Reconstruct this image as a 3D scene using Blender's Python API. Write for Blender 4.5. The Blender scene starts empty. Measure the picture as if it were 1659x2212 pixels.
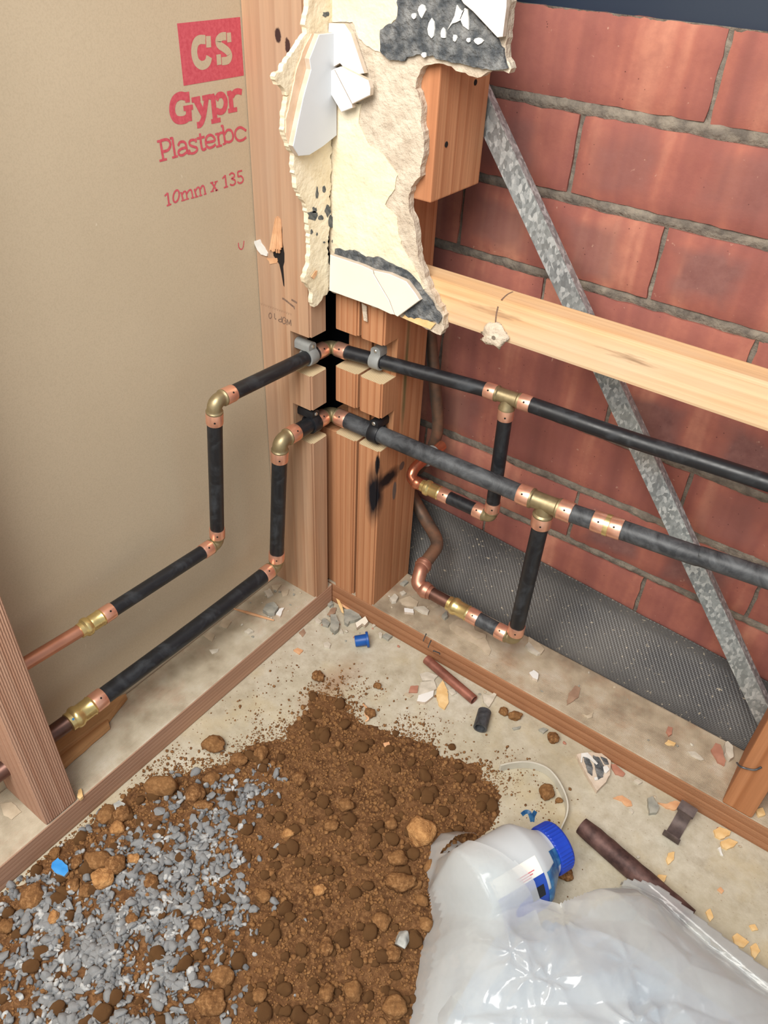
import bpy, bmesh, math, random
import numpy as np
from mathutils import Vector, Matrix, noise as mnoise

random.seed(7)
rng = np.random.default_rng(7)
scene = bpy.context.scene
COL = scene.collection

# ------------------------------------------------------------------ camera
F_PX, CX, CY, IMG_W = 1684.07, 829.5, 1106.0, 1659.0
ROT = np.array([[0.80335638, 0.59418915, 0.03946877],
                [0.3952491, -0.48246311, -0.78166968],
                [-0.44541742, 0.64355932, -0.62244255]])       # world -> camera (x right, y down, z forward)


def ray(u, v):
    return ROT.T @ np.array([(u - CX) / F_PX, (v - CY) / F_PX, 1.0])


CAM = -ray(719, 1300) * 1.17                                   # origin = inside corner of the two wall frames on the slab


def at(u, v, axis, val):
    d = ray(u, v)
    i = 'xyz'.index(axis)
    return Vector(CAM + d * ((val - CAM[i]) / d[i]))


cam_data = bpy.data.cameras.new('camera')
cam = bpy.data.objects.new('camera', cam_data)
COL.objects.link(cam)
m = Matrix(tuple(map(tuple, (ROT.T @ np.diag([1.0, -1.0, -1.0]))))).to_4x4()
m.translation = Vector(CAM)
cam.matrix_world = m
cam_data.sensor_fit = 'HORIZONTAL'
cam_data.sensor_width = 36.0
cam_data.lens = F_PX / IMG_W * 36.0
cam_data.clip_start = 0.01
scene.camera = cam

# ------------------------------------------------------------------ light
world = bpy.data.worlds.new('overcast_sky')
scene.world = world
world.use_nodes = True
bg = world.node_tree.nodes['Background']
bg.inputs['Color'].default_value = (0.86, 0.93, 1.0, 1)
bg.inputs['Strength'].default_value = 0.40


def area(name, loc, target, sx, sy, power, col):
    l = bpy.data.lights.new(name, 'AREA')
    l.shape = 'RECTANGLE'
    l.size, l.size_y, l.energy, l.color = sx, sy, power, col
    o = bpy.data.objects.new(name, l)
    COL.objects.link(o)
    o.location = loc
    o.rotation_euler = (Vector(target) - Vector(loc)).to_track_quat('-Z', 'Y').to_euler()
    return o


area('window_daylight', (0.34, -1.00, 1.40), (0.0, -0.3, 0.4), 0.8, 0.8, 25.0, (1.0, 0.965, 0.91))
scene.view_settings.view_transform = 'Standard'
scene.view_settings.look = 'None'
scene.view_settings.gamma = 1.0
scene.view_settings.use_curve_mapping = False
scene.view_settings.exposure = 0.30


# ------------------------------------------------------------------ materials
def S(r, g, b, a=1.0):
    f = lambda c: (c / 255 / 12.92) if c / 255 <= 0.04045 else ((c / 255 + 0.055) / 1.055) ** 2.4
    return (f(r), f(g), f(b), a)


class Mat:
    def __init__(self, name, rough=0.7, metal=0.0, spec=0.5, col=None):
        self.m = bpy.data.materials.new(name)
        self.m.use_nodes = True
        self.t = self.m.node_tree
        self.n = self.t.nodes
        self.b = self.n['Principled BSDF']
        self.b.inputs['Roughness'].default_value = rough
        self.b.inputs['Metallic'].default_value = metal
        self.b.inputs['Specular IOR Level'].default_value = spec
        if col is not None:
            self.b.inputs['Base Color'].default_value = col
        self.tc = self.n.new('ShaderNodeTexCoord')

    def put(self, sock, v):
        if v is None:
            return
        if hasattr(v, 'is_output') or isinstance(v, bpy.types.NodeSocket):
            self.t.links.new(v, sock)
        else:
            sock.default_value = v

    def obj(self):
        return self.tc.outputs['Object']

    def mapped(self, scale=(1, 1, 1), loc=(0, 0, 0), src=None, rot=(0, 0, 0)):
        n = self.n.new('ShaderNodeMapping')
        self.put(n.inputs['Vector'], src or self.obj())
        n.inputs['Scale'].default_value = scale
        n.inputs['Location'].default_value = loc
        n.inputs['Rotation'].default_value = rot
        return n.outputs[0]

    def noise(self, scale, vec=None, detail=4, rough=0.55, dist=0.0, color=False):
        n = self.n.new('ShaderNodeTexNoise')
        self.put(n.inputs['Vector'], vec or self.obj())
        n.inputs['Scale'].default_value = scale
        n.inputs['Detail'].default_value = detail
        n.inputs['Roughness'].default_value = rough
        n.inputs['Distortion'].default_value = dist
        return n.outputs['Color' if color else 'Fac']

    def voro(self, scale, vec=None, feature='F1', out='Distance', rnd=1.0):
        n = self.n.new('ShaderNodeTexVoronoi')
        n.feature = feature
        self.put(n.inputs['Vector'], vec or self.obj())
        n.inputs['Scale'].default_value = scale
        n.inputs['Randomness'].default_value = rnd
        return n.outputs[out]

    def wave(self, scale, vec=None, dirn='X', dist=0.0, dscale=1.0, detail=2):
        n = self.n.new('ShaderNodeTexWave')
        n.bands_direction = dirn
        self.put(n.inputs['Vector'], vec or self.obj())
        n.inputs['Scale'].default_value = scale
        n.inputs['Distortion'].default_value = dist
        n.inputs['Detail'].default_value = detail
        n.inputs['Detail Scale'].default_value = dscale
        return n.outputs['Fac']

    def ramp(self, fac, stops, interp='LINEAR'):
        n = self.n.new('ShaderNodeValToRGB')
        self.put(n.inputs[0], fac)
        e = n.color_ramp.elements
        n.color_ramp.interpolation = interp
        while len(e) < len(stops):
            e.new(0.5)
        for el, (p, c) in zip(e, stops):
            el.position = p
            el.color = c if not isinstance(c, (int, float)) else (c, c, c, 1)
        return n.outputs[0]

    def mix(self, fac, a, b, mode='MIX'):
        n = self.n.new('ShaderNodeMix')
        n.data_type = 'RGBA'
        n.blend_type = mode
        self.put(n.inputs[0], fac)
        self.put(n.inputs[6], a)
        self.put(n.inputs[7], b)
        return n.outputs[2]

    def math(self, op, a, b=None, c=None, clamp=False):
        n = self.n.new('ShaderNodeMath')
        n.operation = op
        n.use_clamp = clamp
        for i, v in enumerate((a, b, c)):
            self.put(n.inputs[i], v)
        return n.outputs[0]

    def vmath(self, op, a, b=None):
        n = self.n.new('ShaderNodeVectorMath')
        n.operation = op
        self.put(n.inputs[0], a)
        if b is not None:
            self.put(n.inputs[1], b)
        return n.outputs['Value'] if op in ('LENGTH', 'DISTANCE', 'DOT_PRODUCT') else n.outputs[0]

    def sep(self, v):
        n = self.n.new('ShaderNodeSeparateXYZ')
        self.put(n.inputs[0], v)
        return n.outputs

    def rand(self):
        return self.n.new('ShaderNodeObjectInfo').outputs['Random']

    def up(self):
        return self.sep(self.n.new('ShaderNodeNewGeometry').outputs['Normal'])[2]

    def spot(self, center, radii, noise_amt=0.35, nscale=60, soft=0.25, stretch=(1, 1, 1)):
        v = self.vmath('DIVIDE', self.vmath('SUBTRACT', self.obj(), center), radii)
        d = self.vmath('LENGTH', v)
        nz = self.math('MULTIPLY', self.math('SUBTRACT', self.noise(nscale, self.mapped(stretch)), 0.5), noise_amt * 2)
        return self.ramp(self.math('ADD', d, nz), [(max(0, 1 - soft) * 0.5, 1), (0.5 + soft * 0.0001, 0)]) if False else \
            self.math('SUBTRACT', 1.0, self.math('SMOOTH_MIN', self.math('DIVIDE', self.math('MAXIMUM', self.math('SUBTRACT', self.math('ADD', d, nz), 1 - soft), 0.0), soft), 1.0, 0.02), clamp=True)

    def bump(self, h, strength=0.5, dist=0.001):
        n = self.n.new('ShaderNodeBump')
        n.inputs['Strength'].default_value = strength
        n.inputs['Distance'].default_value = dist
        self.put(n.inputs['Height'], h)
        self.t.links.new(n.outputs[0], self.b.inputs['Normal'])
        return self

    def color(self, c):
        self.put(self.b.inputs['Base Color'], c)
        return self

    def set(self, **k):
        for a, v in k.items():
            self.put(self.b.inputs[a.replace('_', ' ')], v)
        return self


def wood(name, light, dark, axis='z', pith=(0.02, 0.05, 0.03), freq=170.0, warp=0.012, grey=None, rough=0.7,
         spots=(), ribs=None, dust=None, contrast=1.0):
    w = Mat(name, rough, spec=0.3)
    i = 'xyz'.index(axis)
    sc = [1.0, 1.0, 1.0]
    sc[i] = 0.06
    base = w.mapped(sc)
    pv = w.vmath('SUBTRACT', base, pith)
    wob = w.vmath('MULTIPLY', w.vmath('SUBTRACT', w.noise(9, base, 2, color=True), (0.5, 0.5, 0.5)), (warp * 2,) * 3)
    pv = w.vmath('ADD', pv, wob)
    msk = [1.0, 1.0, 1.0]
    msk[i] = 0.0
    r = w.vmath('LENGTH', w.vmath('MULTIPLY', pv, msk))
    fr = w.math('FRACT', w.math('MULTIPLY', r, freq))
    ring = w.ramp(fr, [(0.0, 0.0), (0.7, 0.55 * contrast), (0.9, 1.0 * contrast), (1.0, 0.05)])
    sc2 = [260.0, 260.0, 260.0]
    sc2[i] = 7.0
    fib = w.noise(1.0, w.mapped(sc2), 3, 0.6)
    c = w.mix(ring, light, dark)
    c = w.mix(w.ramp(fib, [(0.35, 0.0), (0.75, 0.45)]), c, tuple(x * 0.6 for x in dark[:3]) + (1,))
    big = w.noise(14, w.mapped([1 if k != i else 0.25 for k in range(3)]), 3)
    if grey is not None:
        c = w.mix(w.ramp(big, [(0.35, 0.0), (0.7, 0.75)]), c, grey)
    else:
        c = w.mix(w.ramp(big, [(0.3, 0.0), (0.8, 0.35)]), c, tuple(x * 0.75 for x in light[:3]) + (1,))
    for ctr, rad, colr, kw in spots:
        c = w.mix(w.spot(ctr, rad, **kw), c, colr)
    h = w.math('ADD', w.math('MULTIPLY', fib, 0.5), w.math('MULTIPLY', fr, -0.35))
    if ribs:
        rb = w.wave(ribs[0], dirn=ribs[1], dist=1.2, dscale=3)
        h = w.math('ADD', h, w.math('MULTIPLY', rb, ribs[2]))
        c = w.mix(w.math('MULTIPLY', w.math('SUBTRACT', 1.0, rb), ribs[3]), c, tuple(x * 0.55 for x in dark[:3]) + (1,))
    if dust is not None:
        f = w.math('MULTIPLY', w.ramp(w.up(), [(0.55, 0.0), (0.9, 1.0)]),
                   w.ramp(w.noise(22, detail=6, rough=0.65), [(0.18, 0.35), (0.5, 1.0)]))
        dcol = w.ramp(w.noise(30, detail=6), [(0.3, dust[1]), (0.55, dust[0]), (0.8, dust[2])])
        c = w.mix(f, c, dcol)
    w.color(c).bump(h, 0.55, 0.0012)
    return w.m


M = {}
M['stud_pale'] = wood('weathered_pine', S(198, 160, 128), S(176, 132, 100), 'z', (-0.06, 0.06, 0), 80, 0.012, S(176, 150, 128),
                      spots=[((0.0063, -0.0145, 0.037), (0.004, 0.004, 0.007), S(60, 42, 40), {'nscale': 300}),
                             ((0.0175, -0.0145, 0.030), (0.0035, 0.004, 0.007), S(66, 44, 40), {'nscale': 300})])
M['stud_orange'] = wood('orange_pine', S(202, 148, 108), S(174, 114, 76), 'z', (0.03, -0.04, 0), 110, 0.012,
                        spots=[((0.0, 0, 0), (0.0001, 0.0001, 0.0001), S(20, 20, 25), {})])
scorch = [((0.011, -0.043, -0.460), (0.016, 0.016, 0.054), S(16, 15, 22), {'nscale': 90, 'noise_amt': 0.3, 'soft': 0.6, 'stretch': (1, 1, 0.25)}),
          ((0.0165, -0.024, -0.443), (0.008, 0.034, 0.015), S(34, 24, 24), {'nscale': 80, 'noise_amt': 0.3, 'soft': 0.6}),
          ((0.0145, -0.044, -0.412), (0.004, 0.004, 0.017), S(22, 18, 22), {'nscale': 90, 'noise_amt': 0.2, 'soft': 0.3}),
          ((0.0165, -0.006, -0.472), (0.004, 0.0045, 0.016), S(112, 96, 88), {'nscale': 120, 'noise_amt': 0.2, 'soft': 0.15}),
          ((0.0165, 0.008, -0.440), (0.004, 0.006, 0.007), S(112, 92, 82), {'nscale': 120, 'noise_amt': 0.2, 'soft': 0.15}),
          ((0.0165, 0.003, -0.29), (0.006, 0.0055, 0.13), S(104, 96, 62), {'nscale': 45, 'noise_amt': 0.5, 'soft': 0.8, 'stretch': (1, 1, 0.4)})]
M['stud_scorched'] = wood('orange_pine_scorched', S(200, 146, 106), S(174, 114, 76), 'z', (-0.05, -0.03, 0), 95, 0.012, spots=scorch)
M['block'] = wood('fresh_orange_pine', S(216, 158, 116), S(186, 124, 86), 'z', (0.02, 0.02, 0), 60, 0.016)
M['noggin'] = wood('pale_yellow_pine', S(232, 192, 144), S(212, 160, 108), 'x', (0, 0.03, -0.07), 90, 0.010,
                   spots=[((0.02, -0.0152, 0.004), (0.03, 0.003, 0.004), S(160, 132, 104), {'nscale': 140, 'noise_amt': 1.3, 'soft': 0.9, 'stretch': (0.25, 1, 3)}),
                          ((-0.12, -0.0152, 0.006), (0.03, 0.003, 0.005), S(170, 136, 104), {'nscale': 140, 'noise_amt': 1.3, 'soft': 0.9, 'stretch': (0.25, 1, 3)})], grey=S(214, 192, 164))
M['post_left'] = wood('pinkish_ribbed_pine', S(214, 172, 146), S(186, 138, 112), 'z', (-0.05, 0.05, 0), 110, 0.006,
                      ribs=(130, 'Y', 1.0, 0.42))
M['post_right'] = wood('brown_orange_pine', S(194, 134, 92), S(164, 104, 64), 'z', (0.03, 0.05, 0), 120, 0.006)
M['plate_left'] = wood('dusty_plate_pine', S(204, 164, 138), S(170, 128, 102), 'y', (0.03, 0, 0.05), 160, 0.004,
                       ribs=(230, 'X', 0.6, 0.25), dust=(S(192, 180, 158), S(160, 146, 124), S(214, 206, 190)))
M['plate_right'] = wood('dusty_plate_pine_orange', S(190, 138, 102), S(156, 104, 70), 'x', (0, 0.03, 0.05), 160, 0.004,
                        ribs=(230, 'Y', 0.6, 0.2), dust=(S(186, 170, 146), S(142, 126, 106), S(206, 196, 178)))
M['scrap'] = wood('scrap_pine', S(206, 160, 112), S(168, 118, 74), 'y', (0.03, 0, 0.03), 70, 0.008)

w = Mat('end_grain_cut', 0.8)
gr = w.wave(140, dirn='X', dist=1.0, dscale=1.5)
M['cut'] = w.color(w.mix(w.ramp(gr, [(0.1, 0.65), (0.35, 0)]), S(222, 200, 160), S(150, 122, 88))).m


def simple(name, a, b, scale=40, rough=0.7, metal=0.0, bump=0.3, bd=0.0008, detail=5, lo=0.35, hi=0.65, spec=0.4):
    w = Mat(name, rough, metal, spec)
    n = w.noise(scale, detail=detail)
    w.color(w.ramp(n, [(lo, a), (hi, b)])).bump(w.noise(scale * 3, detail=4), bump, bd)
    return w.m


# plasterboard sheet paper
w = Mat('brown_liner_paper', 0.78, spec=0.25)
n1 = w.noise(3, detail=3)
n2 = w.noise(700, detail=2)
c = w.ramp(n1, [(0.3, S(192, 176, 150)), (0.7, S(204, 188, 162))])
c = w.mix(w.ramp(n2, [(0.42, 0.0), (0.7, 0.22)]), c, S(160, 144, 120))
sc = w.ramp(w.noise(60, w.mapped((1, 3, 1)), 2), [(0.76, 0), (0.8, 0.7)])
c = w.mix(sc, c, S(224, 212, 190))
w.color(c).bump(n2, 0.12, 0.0005)
M['paper'] = w.m
M['red_ink'] = simple('red_print_ink', S(196, 78, 92), S(210, 96, 108), 300, 0.7, bump=0.05)
M['paper_print'] = simple('bare_paper_in_logo', S(190, 174, 148), S(198, 182, 156), 500, 0.78, bump=0.05)
M['stamp_ink'] = simple('faded_black_stamp', S(104, 84, 74), S(140, 112, 92), 500, 0.8, bump=0.0)
M['stamp_faint'] = simple('very_faded_stamp', S(158, 126, 102), S(170, 136, 110), 500, 0.8, bump=0.0)

# bricks
w = Mat('fired_red_brick', 0.82, spec=0.25)
rnd = w.rand()
off = w.n.new('ShaderNodeCombineXYZ')
w.put(off.inputs[0], w.math('MULTIPLY', rnd, 37.0))
w.put(off.inputs[1], w.math('MULTIPLY', rnd, 11.0))
pos = w.vmath('ADD', w.obj(), off.outputs[0])
band = w.noise(13, w.mapped((1.6, 1, 0.15), src=pos), 3)
c = w.ramp(band, [(0.30, S(134, 84, 76)), (0.45, S(156, 97, 86)), (0.56, S(172, 108, 92)), (0.68, S(200, 138, 114))])
fine = w.noise(60, pos, 6, 0.65)
c = w.mix(w.ramp(fine, [(0.38, 0.0), (0.62, 0.3)]), c, S(136, 80, 76))
heart = None
for hx in (-0.066, 0.046):
    v = w.vmath('DIVIDE', w.vmath('SUBTRACT', w.obj(), (hx, 0, -0.001)), (0.040, 1.0, 0.034))
    v = w.vmath('ADD', v, w.vmath('MULTIPLY', w.vmath('SUBTRACT', w.noise(16, pos, 3, color=True), (0.5,) * 3), (1.5,) * 3))
    ab = w.sep(w.vmath('ABSOLUTE', v))
    d = w.ramp(w.math('SMOOTH_MAX', ab[0], ab[2], 0.3), [(0.55, 1.0), (1.15, 0.0)])
    heart = d if heart is None else w.math('MAXIMUM', heart, d)
hm = w.math('MULTIPLY', heart, w.ramp(w.math('FRACT', w.math('MULTIPLY', rnd, 7.31)), [(0.35, 0.0), (0.9, 0.75)]))
c = w.mix(hm, c, w.ramp(fine, [(0.3, S(104, 74, 74)), (0.7, S(140, 104, 98))]))
c = w.mix(w.ramp(w.voro(90, pos), [(0.03, 0.9), (0.07, 0.0)]), c, S(70, 40, 40))
c = w.mix(w.ramp(w.noise(140, pos, 3), [(0.70, 0.0), (0.76, 0.6)]), c, S(206, 168, 146))
w.color(c).bump(w.math('ADD', fine, w.math('MULTIPLY', w.noise(260, pos), 0.4)), 0.35, 0.0015)
M['brick'] = w.m
M['mortar'] = simple('grey_mortar', S(104, 96, 88), S(146, 136, 122), 70, 0.95, bump=0.9, bd=0.003, detail=7)
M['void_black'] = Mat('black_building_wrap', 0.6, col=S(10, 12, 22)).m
M['navy'] = Mat('dark_blue_gap_fill', 0.45, col=S(30, 44, 62)).m

# embossed damp course
w = Mat('embossed_black_polythene', 0.42, spec=0.5)
wv = w.math('MULTIPLY', w.wave(120, w.mapped((1, 0.6, 0.6)), 'DIAGONAL'), w.wave(190, None, 'Z'))
ds = w.noise(9, detail=5)
sp = w.ramp(w.noise(230, detail=2), [(0.66, 0.0), (0.72, 0.9)])
c = w.mix(w.ramp(ds, [(0.3, 0.15), (0.7, 0.65)]), S(54, 55, 58), S(124, 119, 112))
c = w.mix(sp, c, S(176, 164, 144))
w.color(c).bump(wv, 0.8, 0.0009)
M['membrane'] = w.m

# galvanised steel
w = Mat('galvanised_spangle', 0.42, 0.55)
vc = w.voro(330, w.mapped((1, 1, 0.6)), out='Color')
ve = w.sep(vc)[0]
sz = w.ramp(w.sep(w.n.new('ShaderNodeNewGeometry').outputs['Position'])[2], [(0.0, 0.0), (1.0, 1.0)])
w.color(w.ramp(w.math('ADD', ve, w.math('MULTIPLY', w.math('SUBTRACT', w.noise(160), 0.5), 0.8)), [(0.1, S(146, 154, 156)), (0.6, S(172, 180, 182)), (0.95, S(206, 212, 212))]))
w.set(Roughness=w.ramp(ve, [(0, 0.34), (1, 0.55)])).bump(w.noise(230, detail=3, dist=2.0), 0.22, 0.001)
M['galv'] = w.m

# pipes and fittings
w = Mat('black_pipe', 0.36, spec=0.5)
dn = w.noise(26, w.mapped((1, 1, 1)), 6, 0.65, 1.2)
w.color(w.mix(w.ramp(dn, [(0.48, 0.0), (0.8, 0.5)]), S(28, 30, 34), S(84, 90, 96)))
w.set(Roughness=w.ramp(dn, [(0.3, 0.30), (0.7, 0.6)])).bump(w.noise(90), 0.12, 0.0006)
M['pex'] = w.m
w = Mat('dusty_black_pipe', 0.5, spec=0.5)
dn = w.noise(45, None, 6, 0.7, 0.8)
w.color(w.mix(w.ramp(dn, [(0.38, 0.1), (0.66, 0.85)]), S(32, 34, 38), S(92, 95, 98)))
w.bump(w.noise(110), 0.25, 0.0008)
M['pex_dusty'] = w.m


def metal(name, a, b, rough, scale=60, bump=0.1, m=1.0):
    w = Mat(name, rough, m)
    n = w.noise(scale, detail=5)
    w.color(w.ramp(n, [(0.3, a), (0.7, b)])).set(Roughness=w.ramp(n, [(0.3, rough * 0.8), (0.7, rough * 1.25)]))
    w.bump(w.noise(scale * 4), bump, 0.0004)
    return w.m


M['copper'] = metal('bright_copper_sleeve', S(238, 174, 146), S(248, 194, 168), 0.32, m=0.78)
M['copper_pipe'] = metal('copper_tube', S(196, 134, 108), S(220, 160, 132), 0.34, 25, m=0.8)
M['copper_dark'] = metal('oxidised_copper_tube', S(92, 72, 68), S(140, 100, 84), 0.42, 30, m=0.8)
M['copper_red'] = metal('reddish_copper', S(190, 112, 84), S(214, 140, 108), 0.27, 25, m=0.85)
M['brass'] = metal('yellow_brass', S(214, 188, 124), S(240, 220, 158), 0.3, 40, m=0.85)
M['brass_dull'] = metal('dull_cast_brass', S(142, 128, 98), S(176, 160, 124), 0.42, 60, 0.25, m=0.75)
M['old_pipe'] = simple('old_grey_brown_copper', S(96, 84, 74), S(140, 104, 82), 45, 0.55, 0.5, 0.25)
M['dusty_copper'] = simple('dusty_copper', S(176, 124, 104), S(206, 150, 126), 50, 0.42, 0.75, 0.15)
M['rust'] = simple('rusty_brown_pipe', S(62, 44, 42), S(112, 84, 78), 60, 0.6, 0.35, 0.5)
M['rust_clip'] = simple('grey_brown_rusted_steel', S(84, 72, 70), S(112, 98, 94), 80, 0.7, 0.3, 0.3)
M['copper_offcut'] = simple('dull_red_copper', S(128, 82, 70), S(168, 112, 96), 45, 0.45, 0.5, 0.2)
M['grey_plastic'] = simple('grey_plastic', S(128, 130, 128), S(146, 148, 146), 40, 0.45, bump=0.05)
M['black_plastic'] = simple('black_plastic', S(22, 23, 26), S(34, 36, 40), 60, 0.45, bump=0.1)
M['screw'] = Mat('zinc_screw', 0.3, 0.9, col=S(214, 212, 204)).m
M['dark_hole'] = Mat('dark_hole', 0.9, col=S(22, 16, 14)).m
M['nail'] = simple('grey_steel_nail', S(84, 88, 94), S(124, 126, 130), 90, 0.45, 0.8)

# wall remnants
M['cream'] = simple('cream_painted_paper', S(228, 213, 182), S(238, 226, 200), 22, 0.75, bump=0.8, bd=0.004)
M['gypsum'] = simple('torn_gypsum', S(188, 172, 152), S(216, 202, 182), 55, 0.95, bump=1.0, bd=0.003, detail=8)
M['peach'] = simple('torn_paper_edge', S(222, 190, 160), S(236, 208, 180), 60, 0.9)
M['tile'] = simple('white_glazed_tile', S(228, 226, 221), S(236, 234, 230), 8, 0.16, bump=0.04, spec=0.5)
M['tile_warm'] = simple('ivory_glazed_tile', S(230, 223, 206), S(238, 232, 218), 8, 0.2, bump=0.04)
M['tile_blue'] = simple('bluish_white_tile', S(204, 208, 213), S(212, 216, 221), 8, 0.22, bump=0.03)
M['bisque'] = simple('tile_body', S(196, 178, 158), S(214, 198, 180), 90, 0.9)
M['adhesive'] = simple('dark_grey_tile_adhesive', S(72, 76, 80), S(150, 150, 148), 75, 0.95, bump=1.0, bd=0.004, detail=8, lo=0.4, hi=0.78)
M['mould'] = simple('dark_mould_stain', S(70, 76, 80), S(110, 112, 110), 200, 0.95)
M['white_bits'] = simple('white_adhesive_bits', S(214, 213, 208), S(232, 231, 226), 60, 0.8)

# slab
w = Mat('dusty_concrete', 0.9, spec=0.25)
a = w.noise(6, detail=6, rough=0.6)
b2 = w.noise(60, detail=6, rough=0.7)
c = w.ramp(a, [(0.3, S(176, 166, 142)), (0.5, S(192, 184, 164)), (0.7, S(204, 198, 182))])
c = w.mix(w.ramp(b2, [(0.35, 0.0), (0.68, 0.6)]), c, S(158, 146, 122))
c = w.mix(w.ramp(w.noise(28, w.mapped((1, 1, 1), (7, 2, 0)), 7, 0.7), [(0.55, 0.0), (0.72, 0.55)]), c, S(150, 138, 118))
c = w.mix(w.ramp(w.noise(13, w.mapped((1, 1, 1), (3, 1, 0)), 5), [(0.52, 0.0), (0.75, 0.5)]), c, S(190, 170, 124))
trail = w.spot((0.098, -0.118, 0), (0.030, 0.075, 1.0), noise_amt=0.5, nscale=28, soft=0.9)
c = w.mix(w.math('MULTIPLY', trail, 0.6), c, S(150, 112, 84))
c = w.mix(w.ramp(w.noise(420, detail=2), [(0.68, 0.0), (0.73, 0.6)]), c, S(116, 84, 58))
w.color(c).bump(w.math('ADD', b2, w.noise(300)), 0.3, 0.001)
M['concrete'] = w.m

# soil, clods, gravel
w = Mat('loose_brown_soil', 0.95, spec=0.15)
a = w.noise(18, detail=4)
b2 = w.noise(170, detail=8, rough=0.75)
c = w.ramp(b2, [(0.34, S(74, 48, 32)), (0.5, S(122, 86, 56)), (0.66, S(176, 132, 90))])
c = w.mix(w.ramp(a, [(0.35, 0.0), (0.7, 0.5)]), c, S(148, 106, 70))
w.color(c).bump(b2, 1.0, 0.004)
M['soil'] = w.m
w = Mat('clay_clod', 0.95, spec=0.15)
b2 = w.noise(240, detail=8, rough=0.75)
c = w.ramp(b2, [(0.33, S(82, 54, 36)), (0.5, S(136, 96, 60)), (0.67, S(192, 148, 102))])
c = w.mix(w.math('MULTIPLY', w.rand(), 0.5), c, S(158, 116, 74))
w.color(c).bump(b2, 1.0, 0.002)
M['clod'] = w.m
w = Mat('blue_grey_gravel', 0.85, spec=0.25)
r2 = w.math('FRACT', w.math('ADD', w.rand(), w.noise(55, detail=1)))
c = w.ramp(w.noise(70, detail=2), [(0.3, S(92, 95, 99)), (0.5, S(130, 133, 136)), (0.68, S(192, 193, 192))])
c = w.mix(w.ramp(w.noise(400, detail=4), [(0.4, 0.0), (0.75, 0.5)]), c, S(116, 108, 98))
w.color(c).bump(w.noise(500, detail=4), 0.4, 0.0008)
M['gravel'] = w.m
M['clod_tan'] = simple('tan_clay', S(150, 104, 60), S(200, 150, 96), 160, 0.95, bump=0.9, bd=0.002)
M['stone'] = simple('pale_grey_stone', S(140, 140, 136), S(186, 186, 180), 90, 0.9, bump=0.6)

# debris
M['plaster'] = simple('plaster_chip', S(184, 176, 160), S(212, 204, 188), 70, 0.9, bump=0.5)
M['plaster_grey'] = simple('grey_render_chip', S(136, 136, 128), S(170, 168, 156), 70, 0.9, bump=0.5)
M['flake'] = simple('dusty_paper_flake', S(176, 160, 136), S(200, 184, 160), 50, 0.9)
M['flake_brown'] = simple('brown_paper_flake', S(142, 112, 92), S(168, 138, 114), 50, 0.9)
M['brick_chip'] = simple('brick_chip', S(164, 112, 92), S(186, 134, 112), 60, 0.9)
M['wood_chip'] = simple('pale_wood_chip', S(214, 172, 112), S(236, 204, 150), 60, 0.8)
M['wood_peel'] = simple('orange_wood_peel', S(204, 150, 108), S(224, 178, 136), 60, 0.8)
M['blue_plastic'] = simple('blue_plastic', S(18, 74, 150), S(28, 88, 166), 30, 0.4, bump=0.05)
M['lid_blue'] = simple('royal_blue_lid', S(24, 58, 170), S(32, 70, 184), 30, 0.38, bump=0.05)
M['blue_glaze'] = simple('blue_tile_glaze', S(40, 128, 200), S(70, 150, 216), 80, 0.3)
M['pvc'] = simple('off_white_plastic', S(192, 188, 174), S(206, 202, 188), 40, 0.5, bump=0.1)
M['jar_label_white'] = Mat('label_white', 0.5, col=S(240, 236, 228)).m
M['jar_label_blue'] = Mat('label_blue', 0.45, col=S(36, 74, 170)).m
M['jar_label_black'] = Mat('label_black', 0.5, col=S(26, 26, 30)).m
M['jar_print'] = Mat('label_red_print', 0.6, col=S(214, 110, 120)).m
M['blue_paste'] = simple('smeared_blue_paste', S(30, 84, 140), S(70, 130, 176), 120, 0.3, bump=0.4)
w = Mat('frosted_plastic_jar', 0.38, spec=0.5, col=S(196, 202, 206))
w.set(Subsurface_Weight=0.3)
w.b.inputs['Subsurface Radius'].default_value = (0.01, 0.01, 0.01)
M['jar'] = w.m

w = Mat('clear_plastic_film', 0.13, spec=0.9, col=(0.84, 0.87, 0.88, 1))
w.set(Coat_Weight=0.6, Coat_Roughness=0.08)
tr = w.n.new('ShaderNodeBsdfTransparent')
tr.inputs[0].default_value = (0.97, 0.985, 0.99, 1)
tl = w.n.new('ShaderNodeBsdfTranslucent')
tl.inputs[0].default_value = (0.80, 0.84, 0.85, 1)
m1 = w.n.new('ShaderNodeMixShader')
m1.inputs[0].default_value = 0.35
w.t.links.new(w.b.outputs[0], m1.inputs[1])
w.t.links.new(tl.outputs[0], m1.inputs[2])
m2 = w.n.new('ShaderNodeMixShader')
lwt = w.n.new('ShaderNodeLayerWeight')
lwt.inputs[0].default_value = 0.45
face = w.math('SUBTRACT', 0.72, w.math('MULTIPLY', lwt.outputs['Facing'], 0.62))
w.put(m2.inputs[0], w.math('MULTIPLY', face, w.ramp(w.noise(14, detail=4), [(0.3, 0.65), (0.7, 1.0)])))
w.t.links.new(m1.outputs[0], m2.inputs[1])
w.t.links.new(tr.outputs[0], m2.inputs[2])
w.t.links.new(m2.outputs[0], w.n['Material Output'].inputs[0])
w.bump(w.noise(60, detail=2, dist=1.5), 0.10, 0.003)
M['film'] = w.m
M['rag'] = simple('pale_blue_bag_contents', S(110, 138, 172), S(206, 216, 226), 22, 0.8)


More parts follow.
